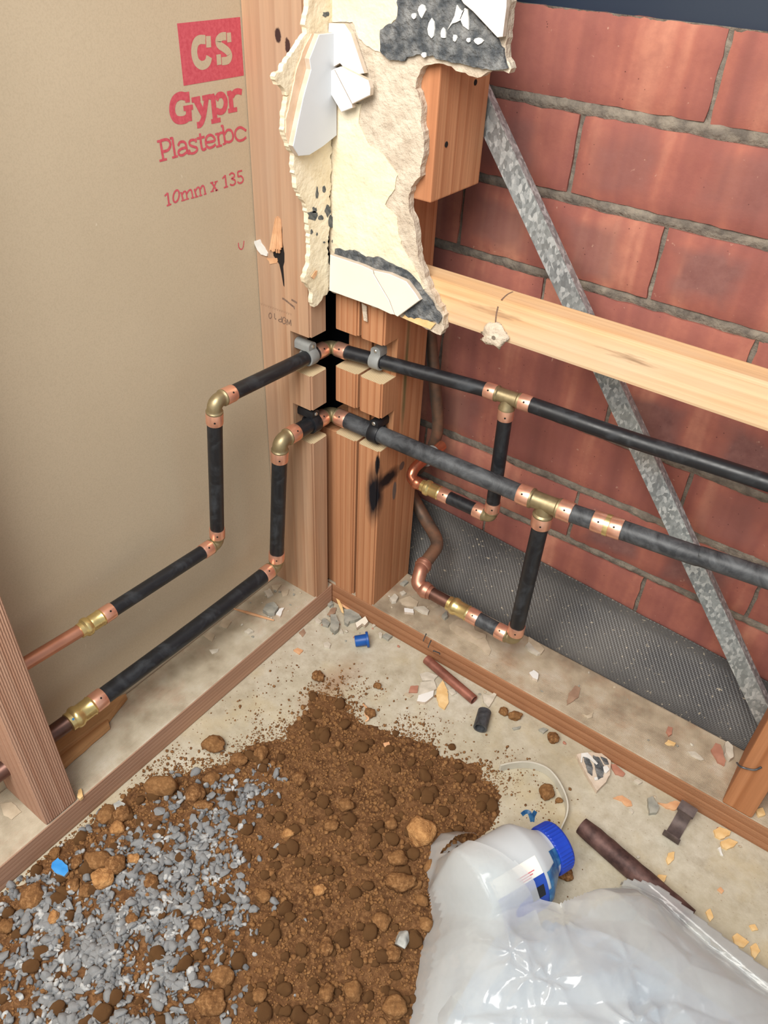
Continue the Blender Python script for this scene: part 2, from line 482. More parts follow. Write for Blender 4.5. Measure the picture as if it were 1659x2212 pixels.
# ------------------------------------------------------------------ mesh helpers
def link(name, me, mats, parent=None, loc=None):
    if not isinstance(mats, (list, tuple)):
        mats = [mats]
    for k in mats:
        me.materials.append(M[k] if isinstance(k, str) else k)
    o = bpy.data.objects.new(name, me)
    COL.objects.link(o)
    if loc is not None:
        o.location = loc
    if parent is not None:
        o.parent = parent
        o.matrix_parent_inverse = Matrix.Translation(-parent.location)
    return o


def tag(o, label, cat=None, group=None, kind=None):
    if label:
        o['label'] = label
    if cat:
        o['category'] = cat
    if group:
        o['group'] = group
    if kind:
        o['kind'] = kind
    return o


def empty(name, loc, label, cat, group=None):
    o = bpy.data.objects.new(name, None)
    COL.objects.link(o)
    o.location = loc
    o.empty_display_size = 0.02
    return tag(o, label, cat, group)


def smooth(me, angle=None):
    me.polygons.foreach_set('use_smooth', [True] * len(me.polygons))
    if angle is not None:
        me.set_sharp_from_angle(angle=math.radians(angle))


def from_bm(bm, name, center=True):
    c = Vector((0, 0, 0))
    if center and len(bm.verts):
        xs = [v.co for v in bm.verts]
        c = Vector([(min(p[i] for p in xs) + max(p[i] for p in xs)) / 2 for i in range(3)])
        bmesh.ops.translate(bm, verts=bm.verts, vec=-c)
    bmesh.ops.recalc_face_normals(bm, faces=bm.faces)
    me = bpy.data.meshes.new(name)
    bm.to_mesh(me)
    bm.free()
    return me, c


def box(name, lo, hi, mats, parent=None, bevel=0.0, segs=2):
    bm = bmesh.new()
    bmesh.ops.create_cube(bm, size=1.0)
    lo, hi = Vector(lo), Vector(hi)
    for v in bm.verts:
        v.co = Vector([(v.co[i] + 0.5) * (hi[i] - lo[i]) + lo[i] for i in range(3)])
    if bevel:
        bmesh.ops.bevel(bm, geom=bm.edges[:], offset=bevel, segments=segs, profile=0.6, affect='EDGES')
    me, c = from_bm(bm, name)
    return link(name, me, mats, parent, c)


def extrude_poly(name, pts, vec, mats, parent=None, bevel=0.0, jitter=0.0, sub=0.0, seed=0, side_mat=None):
    """planar outline -> slab; vec is the thickness vector; jitter roughens the outline"""
    r = random.Random(seed)
    pts = [Vector(p) for p in pts]
    vec = Vector(vec)
    if sub > 0:
        out = []
        for a, b in zip(pts, pts[1:] + pts[:1]):
            k = max(1, int((b - a).length / sub))
            for i in range(k):
                p = a.lerp(b, i / k)
                if jitter and i:
                    e = (b - a).normalized().cross(vec.normalized())
                    q = p * 140 + Vector((seed * 3.1, 0, 0))
                    p = p + e * jitter * (1.6 * mnoise.noise(q) + 1.1 * mnoise.noise(q * 3.1) + r.uniform(-0.25, 0.25))
                out.append(p)
        pts = out
    bm = bmesh.new()
    v1 = [bm.verts.new(p) for p in pts]
    f = bm.faces.new(v1)
    ret = bmesh.ops.extrude_face_region(bm, geom=[f])
    nv = [g for g in ret['geom'] if isinstance(g, bmesh.types.BMVert)]
    bmesh.ops.translate(bm, verts=nv, vec=vec)
    if side_mat is not None:
        for fc in bm.faces:
            if len(fc.verts) == 4 and fc is not f and len(pts) != 4:
                fc.material_index = 1
        mats = [mats, side_mat]
    if bevel:
        ed = [e for e in bm.edges if all(v in nv for v in e.verts)]
        bmesh.ops.bevel(bm, geom=ed, offset=bevel, segments=1, affect='EDGES')
    me, c = from_bm(bm, name)
    return link(name, me, mats, parent, c)


def frame(d):
    d = Vector(d).normalized()
    a = Vector((0, 0, 1)) if abs(d.z) < 0.9 else Vector((1, 0, 0))
    u = d.cross(a).normalized()
    return u, d.cross(u).normalized()


def catmull(pts, k=8):
    pts = [Vector(p) for p in pts]
    if len(pts) < 3:
        return pts
    P = [pts[0] * 2 - pts[1]] + pts + [pts[-1] * 2 - pts[-2]]
    out = []
    for i in range(1, len(P) - 2):
        p0, p1, p2, p3 = P[i - 1:i + 3]
        for j in range(k):
            t = j / k
            out.append(0.5 * ((2 * p1) + (p2 - p0) * t + (2 * p0 - 5 * p1 + 4 * p2 - p3) * t * t + (3 * p1 - p0 - 3 * p2 + p3) * t ** 3))
    out.append(pts[-1])
    return out


def sweep(name, pts, rad, mat, parent=None, seg=24, caps=True, inner=None, wob=0.0, flat=None):
    pts = [Vector(p) for p in pts]
    n = len(pts)
    rads = rad if isinstance(rad, (list, tuple)) else [rad] * n
    bm = bmesh.new()
    tang = [(pts[min(i + 1, n - 1)] - pts[max(i - 1, 0)]).normalized() for i in range(n)]
    u, v = frame(tang[0])
    rings = []
    r_ = random.Random(n * 17 + int(abs(pts[0].x) * 1e5))
    for i in range(n):
        if i:
            q = tang[i - 1].rotation_difference(tang[i])
            u, v = q @ u, q @ v
        ring = []
        for k in range(seg):
            a = 2 * math.pi * k / seg
            rr = rads[i] * (1 + (r_.uniform(-wob, wob) if wob else 0))
            ring.append(bm.verts.new(pts[i] + (u * math.cos(a) + v * math.sin(a)) * rr))
        rings.append(ring)
    for a, b in zip(rings, rings[1:]):
        for k in range(seg):
            bm.faces.new((a[k], a[(k + 1) % seg], b[(k + 1) % seg], b[k]))
    if caps:
        if inner:
            for ring, p, sgn, t in ((rings[0], pts[0], 1, tang[0]), (rings[-1], pts[-1], -1, tang[-1])):
                ins = [bm.verts.new(p + (x.co - p) * inner) for x in ring]
                dp = [bm.verts.new(x.co + t * sgn * rads[0] * 2.2) for x in ins]
                for k in range(seg):
                    bm.faces.new((ring[k], ring[(k + 1) % seg], ins[(k + 1) % seg], ins[k]))
                    bm.faces.new((ins[k], ins[(k + 1) % seg], dp[(k + 1) % seg], dp[k]))
                bm.faces.new(dp)
        else:
            bm.faces.new(rings[0])
            bm.faces.new(rings[-1])
    me, c = from_bm(bm, name)
    smooth(me, 40)
    return link(name, me, mat, parent, c)


def lathe(name, a, b, prof, mat, parent=None, seg=28):
    """prof: list of (distance along a->b in metres, radius)"""
    a, b = Vector(a), Vector(b)
    d = (b - a).normalized()
    return sweep_rings(name, [(a + d * t, r) for t, r in prof], d, mat, parent, seg)


def sweep_rings(name, pr, d, mat, parent, seg=28):
    u, v = frame(d)
    bm = bmesh.new()
    rings = []
    for p, r in pr:
        rings.append([bm.verts.new(p + (u * math.cos(2 * math.pi * k / seg) + v * math.sin(2 * math.pi * k / seg)) * r) for k in range(seg)])
    for x, y in zip(rings, rings[1:]):
        for k in range(seg):
            bm.faces.new((x[k], x[(k + 1) % seg], y[(k + 1) % seg], y[k]))
    bm.faces.new(rings[0])
    bm.faces.new(rings[-1])
    me, c = from_bm(bm, name)
    smooth(me, 35)
    return link(name, me, mat, parent, c)


def grid_mesh(name, X, Y, Z, mat, parent=None, loc=None, mask=None):
    ny, nx = X.shape
    v = np.stack([X, Y, Z], -1).reshape(-1, 3)
    idx = np.arange(nx * ny).reshape(ny, nx)
    f = np.stack([idx[:-1, :-1], idx[:-1, 1:], idx[1:, 1:], idx[1:, :-1]], -1).reshape(-1, 4)
    if mask is not None:
        mk = (mask[:-1, :-1] & mask[:-1, 1:] & mask[1:, 1:] & mask[1:, :-1]).reshape(-1)
        f = f[mk]
        used = np.unique(f)
        re = -np.ones(len(v), int)
        re[used] = np.arange(len(used))
        v, f = v[used], re[f]
    me = np_mesh(name, v, f)
    smooth(me)
    return link(name, me, mat, parent, loc)


def np_mesh(name, v, f):
    me = bpy.data.meshes.new(name)
    k = f.shape[1]
    me.vertices.add(len(v))
    me.vertices.foreach_set('co', np.ascontiguousarray(v, dtype=np.float32).ravel())
    me.loops.add(f.size)
    me.loops.foreach_set('vertex_index', np.ascontiguousarray(f, dtype=np.int32).ravel())
    me.polygons.add(len(f))
    me.polygons.foreach_set('loop_start', np.arange(0, f.size, k, dtype=np.int32))
    me.polygons.foreach_set('loop_total', np.full(len(f), k, dtype=np.int32))
    me.update(calc_edges=True)
    me.validate()
    return me


def vnoise(x, y, scale, seed=0):
    """cheap value noise on arrays"""
    x = np.asarray(x) * scale + seed * 17.3
    y = np.asarray(y) * scale + seed * 7.9
    xi, yi = np.floor(x).astype(int), np.floor(y).astype(int)
    xf, yf = x - xi, y - yi
    h = lambda a, b: (np.sin(a * 127.1 + b * 311.7 + seed * 3.7) * 43758.5453) % 1.0
    sx, sy = xf * xf * (3 - 2 * xf), yf * yf * (3 - 2 * yf)
    return (h(xi, yi) * (1 - sx) + h(xi + 1, yi) * sx) * (1 - sy) + (h(xi, yi + 1) * (1 - sx) + h(xi + 1, yi + 1) * sx) * sy


def fbm(x, y, scale, seed=0, oct=4):
    s, a, t = 0.0, 1.0, 0.0
    for k in range(oct):
        s = s + a * vnoise(x, y, scale * 2 ** k, seed + k)
        t += a
        a *= 0.55
    return s / t


def poly_sd(x, y, poly):
    """signed distance to polygon (positive inside)"""
    x, y = np.asarray(x, float), np.asarray(y, float)
    d = np.full(x.shape, 1e9)
    inside = np.zeros(x.shape, bool)
    P = [(p[0], p[1]) for p in poly]
    for (ax, ay), (bx, by) in zip(P, P[1:] + P[:1]):
        ex, ey = bx - ax, by - ay
        t = np.clip(((x - ax) * ex + (y - ay) * ey) / (ex * ex + ey * ey + 1e-12), 0, 1)
        d = np.minimum(d, np.hypot(x - ax - t * ex, y - ay - t * ey))
        if by != ay:
            c = ((ay > y) != (by > y)) & (x < (bx - ax) * (y - ay) / (by - ay) + ax)
            inside ^= c
    return np.where(inside, d, -d)


def rock_mesh(name, seed, sub=2, squash=(1, 1, 1), rough=0.25, angular=False):
    r = random.Random(seed)
    bm = bmesh.new()
    bmesh.ops.create_icosphere(bm, subdivisions=sub, radius=1.0)
    o = Vector((r.uniform(-50, 50), r.uniform(-50, 50), r.uniform(-50, 50)))
    planes = []
    if angular:
        for _ in range(7):
            d = Vector((r.gauss(0, 1), r.gauss(0, 1), r.gauss(0, 1))).normalized()
            planes.append((d, r.uniform(0.45, 0.8)))
    for v in bm.verts:
        n = mnoise.noise(v.co * 1.1 + o) * rough * 1.4 + mnoise.noise(v.co * 2.6 + o) * rough * 0.8 + mnoise.noise(v.co * 6 + o) * rough * 0.35
        p = v.co * (1 + n)
        for d, k in planes:
            e = p.dot(d) - k
            if e > 0:
                p = p - d * e
        v.co = Vector((p.x * squash[0], p.y * squash[1], p.z * squash[2]))
    bmesh.ops.recalc_face_normals(bm, faces=bm.faces)
    me = bpy.data.meshes.new(name)
    bm.to_mesh(me)
    bm.free()
    smooth(me, 50 if angular else None)
    return me


def on_line(a, b, u, v):
    """point of the 3-D line a-b nearest to the sight line through a photo point"""
    a, b = Vector(a), Vector(b)
    d, o, e = (b - a).normalized(), Vector(CAM), Vector(ray(u, v)).normalized()
    w0 = a - o
    k = d.dot(e)
    t = (k * e.dot(w0) - d.dot(w0)) / (1 - k * k)
    return a + d * t


# ------------------------------------------------------------------ structure
PLATE = 0.038
WL, WR, BR = 0.075, 0.088, 0.165        # frame depths and brick face
TOP = 1.35

floor = box('floor', (-0.4, -2.2, -0.12), (2.2, 0.6, 0.0), 'concrete')
floor.location.z = -0.06
tag(floor, 'dusty beige concrete slab floor', kind='structure')
floor_mesh_shift = floor.location.copy()
# keep texture coordinates of the slab in world metres
for v in floor.data.vertices:
    v.co += floor_mesh_shift
floor.location = (0, 0, 0)

wall_left = box('wall_left', (-0.086, -2.2, 0.0), (-0.076, 0.09, TOP), 'paper')
tag(wall_left, 'brown paper back of a plasterboard sheet with red printing', kind='structure')


def stroke(bm, pts, wid, lift):
    """flat ribbon along a list of 3-D points; lift = normal of the surface"""
    n = len(pts)
    L, Rr = [], []
    for i in range(n):
        t = (pts[min(i + 1, n - 1)] - pts[max(i - 1, 0)]).normalized()
        s = t.cross(lift).normalized() * wid / 2
        L.append(bm.verts.new(pts[i] + s))
        Rr.append(bm.verts.new(pts[i] - s))
    for i in range(n - 1):
        bm.faces.new((L[i], L[i + 1], Rr[i + 1], Rr[i]))


def print_marks(name, strokes, base, s, axis, val, nrm, mat, parent, mpp=0.00049, label=None):
    bm = bmesh.new()
    for q, (pts, wpx) in enumerate(strokes):
        P = [at(base[0] + x / s, base[1] + y / s, axis, val) + Vector(nrm) * (q % 5) * 0.00002 for x, y in pts]
        if len(P) > 2:
            P = catmull(P, 4)
        stroke(bm, P, wpx / s * mpp, Vector(nrm))
    me, c = from_bm(bm, name)
    o = link(name, me, mat, parent, c)
    if label:
        o['label'] = label
    return o


T1, S1, T2, S2 = (320, 0), 6.9125, (330, 250), 7.135
NX = (1, 0, 0)
pl = -0.0758
bx = [at(383, 52, 'x', pl), at(504, 37, 'x', pl), at(513, 165, 'x', pl), at(396, 186, 'x', pl)]
y0, y1, z1_, z0_ = bx[0].y - 0.0002, -0.0402, (bx[0].z + bx[1].z) / 2, (bx[2].z + bx[3].z) / 2
extrude_poly('printed_box', [(-0.0759, y0, z0_), (-0.0759, y1, z0_), (-0.0759, y1, z1_), (-0.0759, y0, z1_)], (0.0001, 0, 0), 'red_ink', wall_left)['label'] = 'red printed logo box'
print_marks('printed_logo_letters', [
    ([(855, 592), (770, 592), (712, 640), (688, 750), (698, 850), (730, 930), (790, 975), (850, 965), (893, 920), (912, 845)], 100),
    ([(897, 538), (906, 708)], 82),
    ([(1165, 540), (1095, 548), (1045, 600), (1060, 668), (1130, 718), (1190, 768), (1217, 830), (1190, 898), (1100, 915)], 92),
    ([(1203, 487), (1212, 630)], 74), ([(1050, 812), (1062, 968)], 78)], T1, S1, 'x', -0.0757, NX, 'paper_print', wall_left)
print_marks('printed_brand_line', [
    ([(560, 1442), (480, 1430), (400, 1480), (362, 1580), (365, 1690), (410, 1775), (480, 1797), (560, 1780), (604, 1725), (604, 1630)], 95),
    ([(528, 1622), (668, 1598)], 60), ([(577, 1372), (590, 1530)], 78), ([(618, 1690), (625, 1808)], 70),
    ([(706, 1480), (822, 1700)], 92), ([(872, 1470), (830, 1740), (785, 1850), (730, 1872)], 78), ([(648, 1497), (778, 1470)], 60), ([(808, 1467), (932, 1440)], 60),
    ([(965, 1430), (1003, 1815)], 84), ([(915, 1450), (990, 1432)], 60), ([(943, 1817), (1082, 1788)], 58),
    ([(1015, 1490), (1050, 1425), (1110, 1420), (1150, 1480), (1157, 1560), (1130, 1645), (1075, 1672), (1015, 1650)], 76),
    ([(1222, 1370), (1250, 1655)], 80), ([(1195, 1658), (1328, 1632)], 56), ([(1178, 1398), (1240, 1382)], 56),
    ([(1252, 1440), (1290, 1380), (1340, 1362), (1400, 1375)], 74)], T1, S1, 'x', pl, NX, 'red_ink', wall_left, label='red bold lettering Gypr')
print_marks('printed_product_line', [
    ([(118, 400), (165, 685)], 38), ([(103, 697), (218, 668)], 30), ([(66, 400), (130, 384)], 30), ([(115, 388), (205, 366), (258, 395), (270, 460), (232, 530), (150, 556)], 36),
    ([(298, 335), (347, 640)], 36), ([(262, 352), (305, 340)], 28), ([(298, 647), (388, 622)], 28),
    ([(390, 465), (415, 412), (470, 400), (507, 432), (522, 505), (540, 575), (580, 578)], 34), ([(517, 488), (440, 510), (396, 550), (410, 602), (462, 606), (525, 560)], 34),
    ([(668, 410), (655, 378), (600, 374), (565, 402), (572, 450), (622, 474), (674, 492), (682, 532), (640, 572), (582, 578), (563, 535)], 33), ([(664, 345), (670, 405)], 24), ([(556, 520), (568, 590)], 24),
    ([(725, 272), (752, 480), (780, 525), (825, 498)], 36), ([(680, 352), (798, 325)], 32),
    ([(828, 412), (948, 385), (940, 330), (890, 296), (835, 322), (814, 390), (826, 460), (870, 494), (930, 474), (968, 438)], 34),
    ([(998, 262), (1027, 465)], 36), ([(978, 478), (1068, 457)], 28), ([(962, 288), (1002, 276)], 28), ([(1008, 315), (1038, 268), (1080, 262)], 34),
    ([(1075, 148), (1118, 440)], 36), ([(1048, 162), (1080, 152)], 28), ([(1080, 442), (1120, 428)], 28),
    ([(1105, 285), (1150, 222), (1208, 230), (1236, 300), (1226, 370), (1182, 404), (1125, 400)], 34),
    ([(1440, 230), (1365, 182), (1310, 192), (1270, 250), (1275, 330), (1320, 380), (1385, 374), (1440, 330)], 34)], T2, S2, 'x', pl, NX, 'red_ink', wall_left, label='red light lettering Plasterbo')
ell = [(360 + 44 * math.cos(a) - 14 * math.sin(a), 1240 + 92 * math.sin(a)) for a in [i * 2 * math.pi / 16 for i in range(17)]]
print_marks('printed_size_line', [
    ([(183, 1240), (228, 1190)], 22), ([(228, 1188), (252, 1375)], 28), ([(215, 1388), (285, 1362)], 22), (ell, 26),
    ([(438, 1180), (467, 1308)], 26), ([(450, 1225), (480, 1172), (512, 1178), (530, 1285)], 24), ([(522, 1205), (558, 1152), (595, 1152), (617, 1268)], 24),
    ([(640, 1128), (675, 1252)], 26), ([(654, 1160), (688, 1108), (720, 1118), (738, 1228)], 24), ([(728, 1138), (760, 1082), (790, 1098), (810, 1208)], 24),
    ([(440, 1313), (502, 1296)], 18), ([(505, 1292), (556, 1278)], 18), ([(590, 1272), (642, 1258)], 18), ([(652, 1256), (702, 1242)], 18), ([(714, 1236), (762, 1222)], 18), ([(786, 1214), (828, 1200)], 18), ([(425, 1190), (440, 1182)], 18),
    ([(905, 1028), (987, 1152)], 28), ([(977, 1018), (913, 1168)], 22), ([(884, 1037), (932, 1023)], 18), ([(950, 1024), (1002, 1008)], 18), ([(890, 1172), (942, 1160)], 18), ([(964, 1157), (1006, 1142)], 18),
    ([(1073, 970), (1114, 918)], 22), ([(1114, 915), (1134, 1096)], 28), ([(1095, 1110), (1160, 1090)], 22),
    ([(1178, 915), (1213, 885), (1250, 898), (1256, 938), (1215, 970), (1262, 990), (1272, 1038), (1232, 1070), (1190, 1058)], 25),
    ([(1376, 846), (1308, 862)], 24), ([(1308, 862), (1314, 942)], 24), ([(1314, 942), (1360, 930), (1392, 975), (1376, 1025), (1332, 1038), (1306, 1016)], 25)],
    T2, S2, 'x', pl, NX, 'red_ink', wall_left, label='red lettering 10mm x 135')
print_marks('printed_check_mark', [([(1320, 1958), (1326, 2022), (1355, 2058), (1390, 2035), (1406, 1928)], 18)], T2, S2, 'x', pl, NX, 'red_ink', wall_left)

# brick wall: mortar bed plus single bricks
xs, zs = np.linspace(-0.35, 1.45, 450), np.linspace(-0.05, 0.757, 204)
X, Z = np.meshgrid(xs, zs)
rowf = ((Z - 0.6815) / 0.0862) % 1.0
bed = np.exp(-((rowf - 0.93) / 0.06) ** 2)
Yd = BR + 0.0062 - bed * 0.0070 * fbm(X, Z, 30, 3) - 0.004 * (fbm(X, Z, 60, 1) - 0.4) - 0.003 * (fbm(X, Z, 180, 2, 2) - 0.5)
wall_right = grid_mesh('wall_right', X, Yd, Z, 'mortar')
tag(wall_right, 'red brick wall with rough grey mortar behind the timber frame', kind='structure')
PERP = [0.307, 0.1855, 0.296, 0.1755, 0.285, 0.397, 0.2725, 0.3855, 0.27]
PITCH = 0.2385
for row, px in enumerate(PERP):
    zb = 0.6815 - row * 0.0862
    k = math.floor((-0.10 - px) / PITCH)
    while px + k * PITCH < 1.2:
        x0 = px + k * PITCH + 0.0025
        x1 = x0 + PITCH - 0.005
        k += 1
        r = random.Random(row * 31 + k)
        nx_, nz_ = 22, 7
        bm = bmesh.new()
        vs = []
        sd = r.uniform(0, 99)
        dy = r.uniform(-0.0012, 0.0014)
        for j in range(nz_ + 1):
            line = []
            for i in range(nx_ + 1):
                u, v = i / nx_, j / nz_
                ex = min(u, 1 - u) * (x1 - x0)
                ez = min(v, 1 - v) * 0.0747
                nz = mnoise.noise(Vector((u * 9 + sd, v * 4, sd)))
                x = x0 + (x1 - x0) * u
                z = zb + 0.0747 * v
                if j in (0, nz_):
                    z += 0.0018 * mnoise.noise(Vector((u * 14 + sd, j * 3.1, 1))) + 0.0008 * mnoise.noise(Vector((u * 50 + sd, j * 3.1, 1)))
                if i in (0, nx_):
                    x += 0.0022 * mnoise.noise(Vector((v * 6 + sd, i * 2.7, 5)))
                rd = 0.0026 * max(0, 1 - min(ex, ez) / 0.006) ** 2 if min(ex, ez) < 0.006 else 0
                line.append(bm.verts.new((x, BR + dy + 0.0006 * nz + rd + (0.0 if 0 < i < nx_ and 0 < j < nz_ else 0.0006), z)))
            vs.append(line)
        for j in range(nz_):
            for i in range(nx_):
                bm.faces.new((vs[j][i], vs[j][i + 1], vs[j + 1][i + 1], vs[j + 1][i]))
        rim = [e for e in bm.edges if e.is_boundary]
        ret = bmesh.ops.extrude_edge_only(bm, edges=rim)
        ev = [g for g in ret['geom'] if isinstance(g, bmesh.types.BMVert)]
        bmesh.ops.translate(bm, verts=ev, vec=(0, 0.02, 0))
        me, c = from_bm(bm, 'brick')
        smooth(me, 50)
        link('brick', me, 'brick', wall_right, c)

wrap = box('trim_1', (-0.3, 0.175, 0.7545), (1.4, 0.24, 1.30), 'navy')  # dark box put in to fill the dark void above the bricks
tag(wrap, 'dark blue band above the top brick course', kind='structure')
lining = extrude_poly('building_wrap', [(-0.0755, 0.0895, 0), (0.071, 0.0895, 0), (0.071, 0.0905, 0), (-0.0755, 0.0905, 0)], (0, 0, TOP), 'void_black')  # black sheet added behind the studs so the gap stays dark
tag(lining, 'black building wrap added to darken the gap behind the corner studs', 'wrap')
lining2 = box('trim_2', (-0.0758, -0.009, 0.0), (-0.0750, 0.0893, TOP), 'void_black')  # side sheet, added in black for the same darkness in the corner
tag(lining2, 'black lining added to darken the gap of the corner', kind='structure')

# damp course sheet sloping from the brick down to the slab
prof = [(0.0915, -0.0005), (0.0935, 0.004), (0.098, 0.016), (0.108, 0.036), (0.122, 0.054), (0.140, 0.073), (0.156, 0.090), (0.1605, 0.1005), (0.1618, 0.108)]
pf = catmull([Vector((0, y, z)) for y, z in prof], 3)
xs = np.linspace(-0.14, 1.2, 120)
bmX = np.array([[x for p in pf] for x in xs])
wv = np.array([[0.004 * (fbm(x, p.y, 14, 5) - 0.5) * (i / len(pf)) for i, p in enumerate(pf)] for x in xs])
bmY = np.array([[p.y for p in pf] for x in xs]) - np.abs(wv) * 0.8
tilt = np.clip((0.25 - xs) * 0.06, -0.028, 0.012)[:, None] * np.linspace(0, 1, len(pf))[None, :]
bmZ = np.array([[p.z for p in pf] for x in xs]) + wv + tilt
mem = grid_mesh('damp_course_sheet', bmX, bmY, bmZ, 'membrane')
tag(mem, 'embossed black plastic damp course sheet along the foot of the bricks', 'membrane')
sol = mem.modifiers.new('thick', 'SOLIDIFY')
sol.thickness = 0.0012

# ------------------------------------------------------------------ timber frame
plate_left = box('bottom_plate', (-WL, -1.9, 0.0), (0.0, -0.0008, PLATE), 'plate_left', bevel=0.0022)
tag(plate_left, 'dusty ribbed timber bottom plate under the plasterboard wall', 'timber')
plate_right = box('bottom_plate', (-0.012, 0.0, 0.0), (1.3, WR, PLATE), 'plate_right', bevel=0.0022)
tag(plate_right, 'dusty timber bottom plate along the brick wall', 'timber')

NOTCH = [(0.302, 0.3495), (0.395, 0.4435)]


def notched(name, width_axis, w0, w1, front, back, depth, mat, label, z0=PLATE, z1=TOP, notches=NOTCH):
    s = 1 if back > front else -1
    prof = [(back, z0), (front, z0)]
    for a, b in notches:
        prof += [(front, a), (front + s * depth, a), (front + s * depth, b), (front, b)]
    prof += [(front, z1), (back, z1)]
    if width_axis == 'y':
        pts = [Vector((d, w0, z)) for d, z in prof]
        vec = (0, w1 - w0, 0)
    else:
        pts = [Vector((w0, d, z)) for d, z in prof]
        vec = (w1 - w0, 0, 0)
    bm = bmesh.new()
    f = bm.faces.new([bm.verts.new(p) for p in pts])
    ret = bmesh.ops.extrude_face_region(bm, geom=[f])
    bmesh.ops.translate(bm, verts=[g for g in ret['geom'] if isinstance(g, bmesh.types.BMVert)], vec=vec)
    bmesh.ops.recalc_face_normals(bm, faces=bm.faces)
    long_ = [e for e in bm.edges if abs((e.verts[0].co - e.verts[1].co).normalized().z) > 0.9 and
             all(abs((v.co.x if width_axis == 'y' else v.co.y) - front) < 1e-5 for v in e.verts)]
    bmesh.ops.bevel(bm, geom=long_, offset=0.0022, segments=2, affect='EDGES')
    for fc in bm.faces:
        cz = fc.calc_center_median().z
        if abs(fc.normal.z) > 0.9 and z0 + 0.01 < cz < z1 - 0.01:
            fc.material_index = 1
    me, c = from_bm(bm, name)
    o = link(name, me, [mat, 'cut'], None, c)
    return tag(o, label, 'stud')


stud_left = notched('corner_stud', 'y', -0.0385, -0.0095, 0.0, -WL, 0.030, 'stud_pale', 'pale weathered corner stud stamped and notched for two pipes, beside the plasterboard')
stud_a = notched('corner_stud', 'x', 0.0035, 0.0370, 0.0, WR, 0.027, 'stud_orange', 'orange notched corner stud next to the dark corner gap')
stud_b = notched('corner_stud', 'x', 0.0405, 0.0735, 0.0, WR, 0.027, 'stud_scorched', 'orange notched corner stud with a black scorch mark')
# packer in the corner gap, below the lower notch
packer = box('packing_strip', (-0.034, 0.004, PLATE), (0.0032, 0.086, 0.3005), 'stud_orange', bevel=0.001)
tag(packer, 'narrow timber packing strip recessed in the corner below the lower pipe', 'timber')

# stamp, split and splinters on the pale stud
NY = (0, -1, 0)
ST, SS = (530, 460), 8.195
py = -0.03862
print_marks('printed_stamp', [([(655, 1520), (690, 1530), (862, 1668)], 26), ([(815, 1535), (915, 1592)], 26), ([(862, 1650), (866, 1705)], 14),
            ([(808, 2000), (803, 1890)], 14), ([(803, 1890), (772, 1975)], 14), ([(772, 1975), (742, 1880)], 14), ([(742, 1880), (738, 1985)], 14),
            ([(722, 1890), (690, 1848), (662, 1872), (655, 1930), (680, 1962), (716, 1945), (716, 1908), (690, 1908)], 13),
            ([(640, 1835), (646, 1930)], 13), ([(646, 1930), (602, 1922), (588, 1892), (640, 1876)], 13),
            ([(548, 1878), (520, 1866), (515, 1775)], 13),
            ([(440 + 24 * math.cos(a), 1820 + 48 * math.sin(a)) for a in [i * 0.5236 for i in range(13)]], 13)],
            ST, SS, 'y', py, NY, 'stamp_ink', stud_left, mpp=0.00072, label='faded black stamp MGP10 printed upside down')
faint = []
for i in range(14):
    xx = 270 + i * 40
    yy = 1590 + i * 14
    faint.append(([(xx, yy), (xx + 16, yy + 42)], 9))
    faint.append(([(xx + 16, yy + 42), (xx + 26, yy + 8)], 8))
print_marks('printed_stamp_line', faint, ST, SS, 'y', py, NY, 'stamp_faint', stud_left)


def zpoly(pts, base, s, axis, val):
    return [at(base[0] + x / s, base[1] + y / s, axis, val) for x, y in pts]


split = zpoly([(650, 240), (658, 520), (690, 720), (690, 870), (668, 950), (686, 1180), (690, 1310), (672, 1280), (635, 1060), (600, 910), (550, 830), (500, 760), (490, 690), (590, 690), (620, 560)], ST, SS, 'y', -0.0387)
extrude_poly('split', split, (0, 0.0012, 0), 'dark_hole', stud_left)['label'] = 'dark torn split in the wood'  # flat dark slab standing in for the shade inside the hole
bm = bmesh.new()
for i in range(11):
    xx = 430 + i * 20
    a = at(ST[0] + (530 + i * 9) / SS, ST[1] + (60 + random.uniform(0, 60)) / SS, 'y', -0.039)
    b = at(ST[0] + xx / SS, ST[1] + (690 + random.uniform(-40, 60) - i * 4) / SS, 'y', -0.0415)
    sd = (b - a).cross(Vector((0, 1, 0))).normalized() * 0.0008
    p = [bm.verts.new(a - sd * 0.3), bm.verts.new(a + sd * 0.3), bm.verts.new(b + sd), bm.verts.new(b - sd)]
    q = [bm.verts.new(v.co + Vector((0, 0.0016, 0))) for v in p]
    bm.faces.new(p)
    bm.faces.new(q[::-1])
    for k in range(4):
        bm.faces.new((p[k], p[(k + 1) % 4], q[(k + 1) % 4], q[k]))
me, c = from_bm(bm, 'splinter')
link('splinter', me, 'wood_peel', stud_left, c)['label'] = 'lifted splintered wood fibres'
extrude_poly('wood_flake', zpoly([(370, 805), (560, 800), (570, 850), (555, 885), (430, 905), (420, 860)], ST, SS, 'y', -0.0392), (0, 0.0009, 0), 'wood_peel', stud_left)
chip = extrude_poly('plaster_chip', zpoly([(140, 500), (245, 475), (270, 545), (330, 620), (385, 720), (380, 765), (275, 735), (205, 650)], ST, SS, 'y', -0.0405), (0, 0.002, 0), 'white_bits', jitter=0.0003, sub=0.002)
tag(chip, 'small white plaster chip caught on the pale corner stud', 'chip')

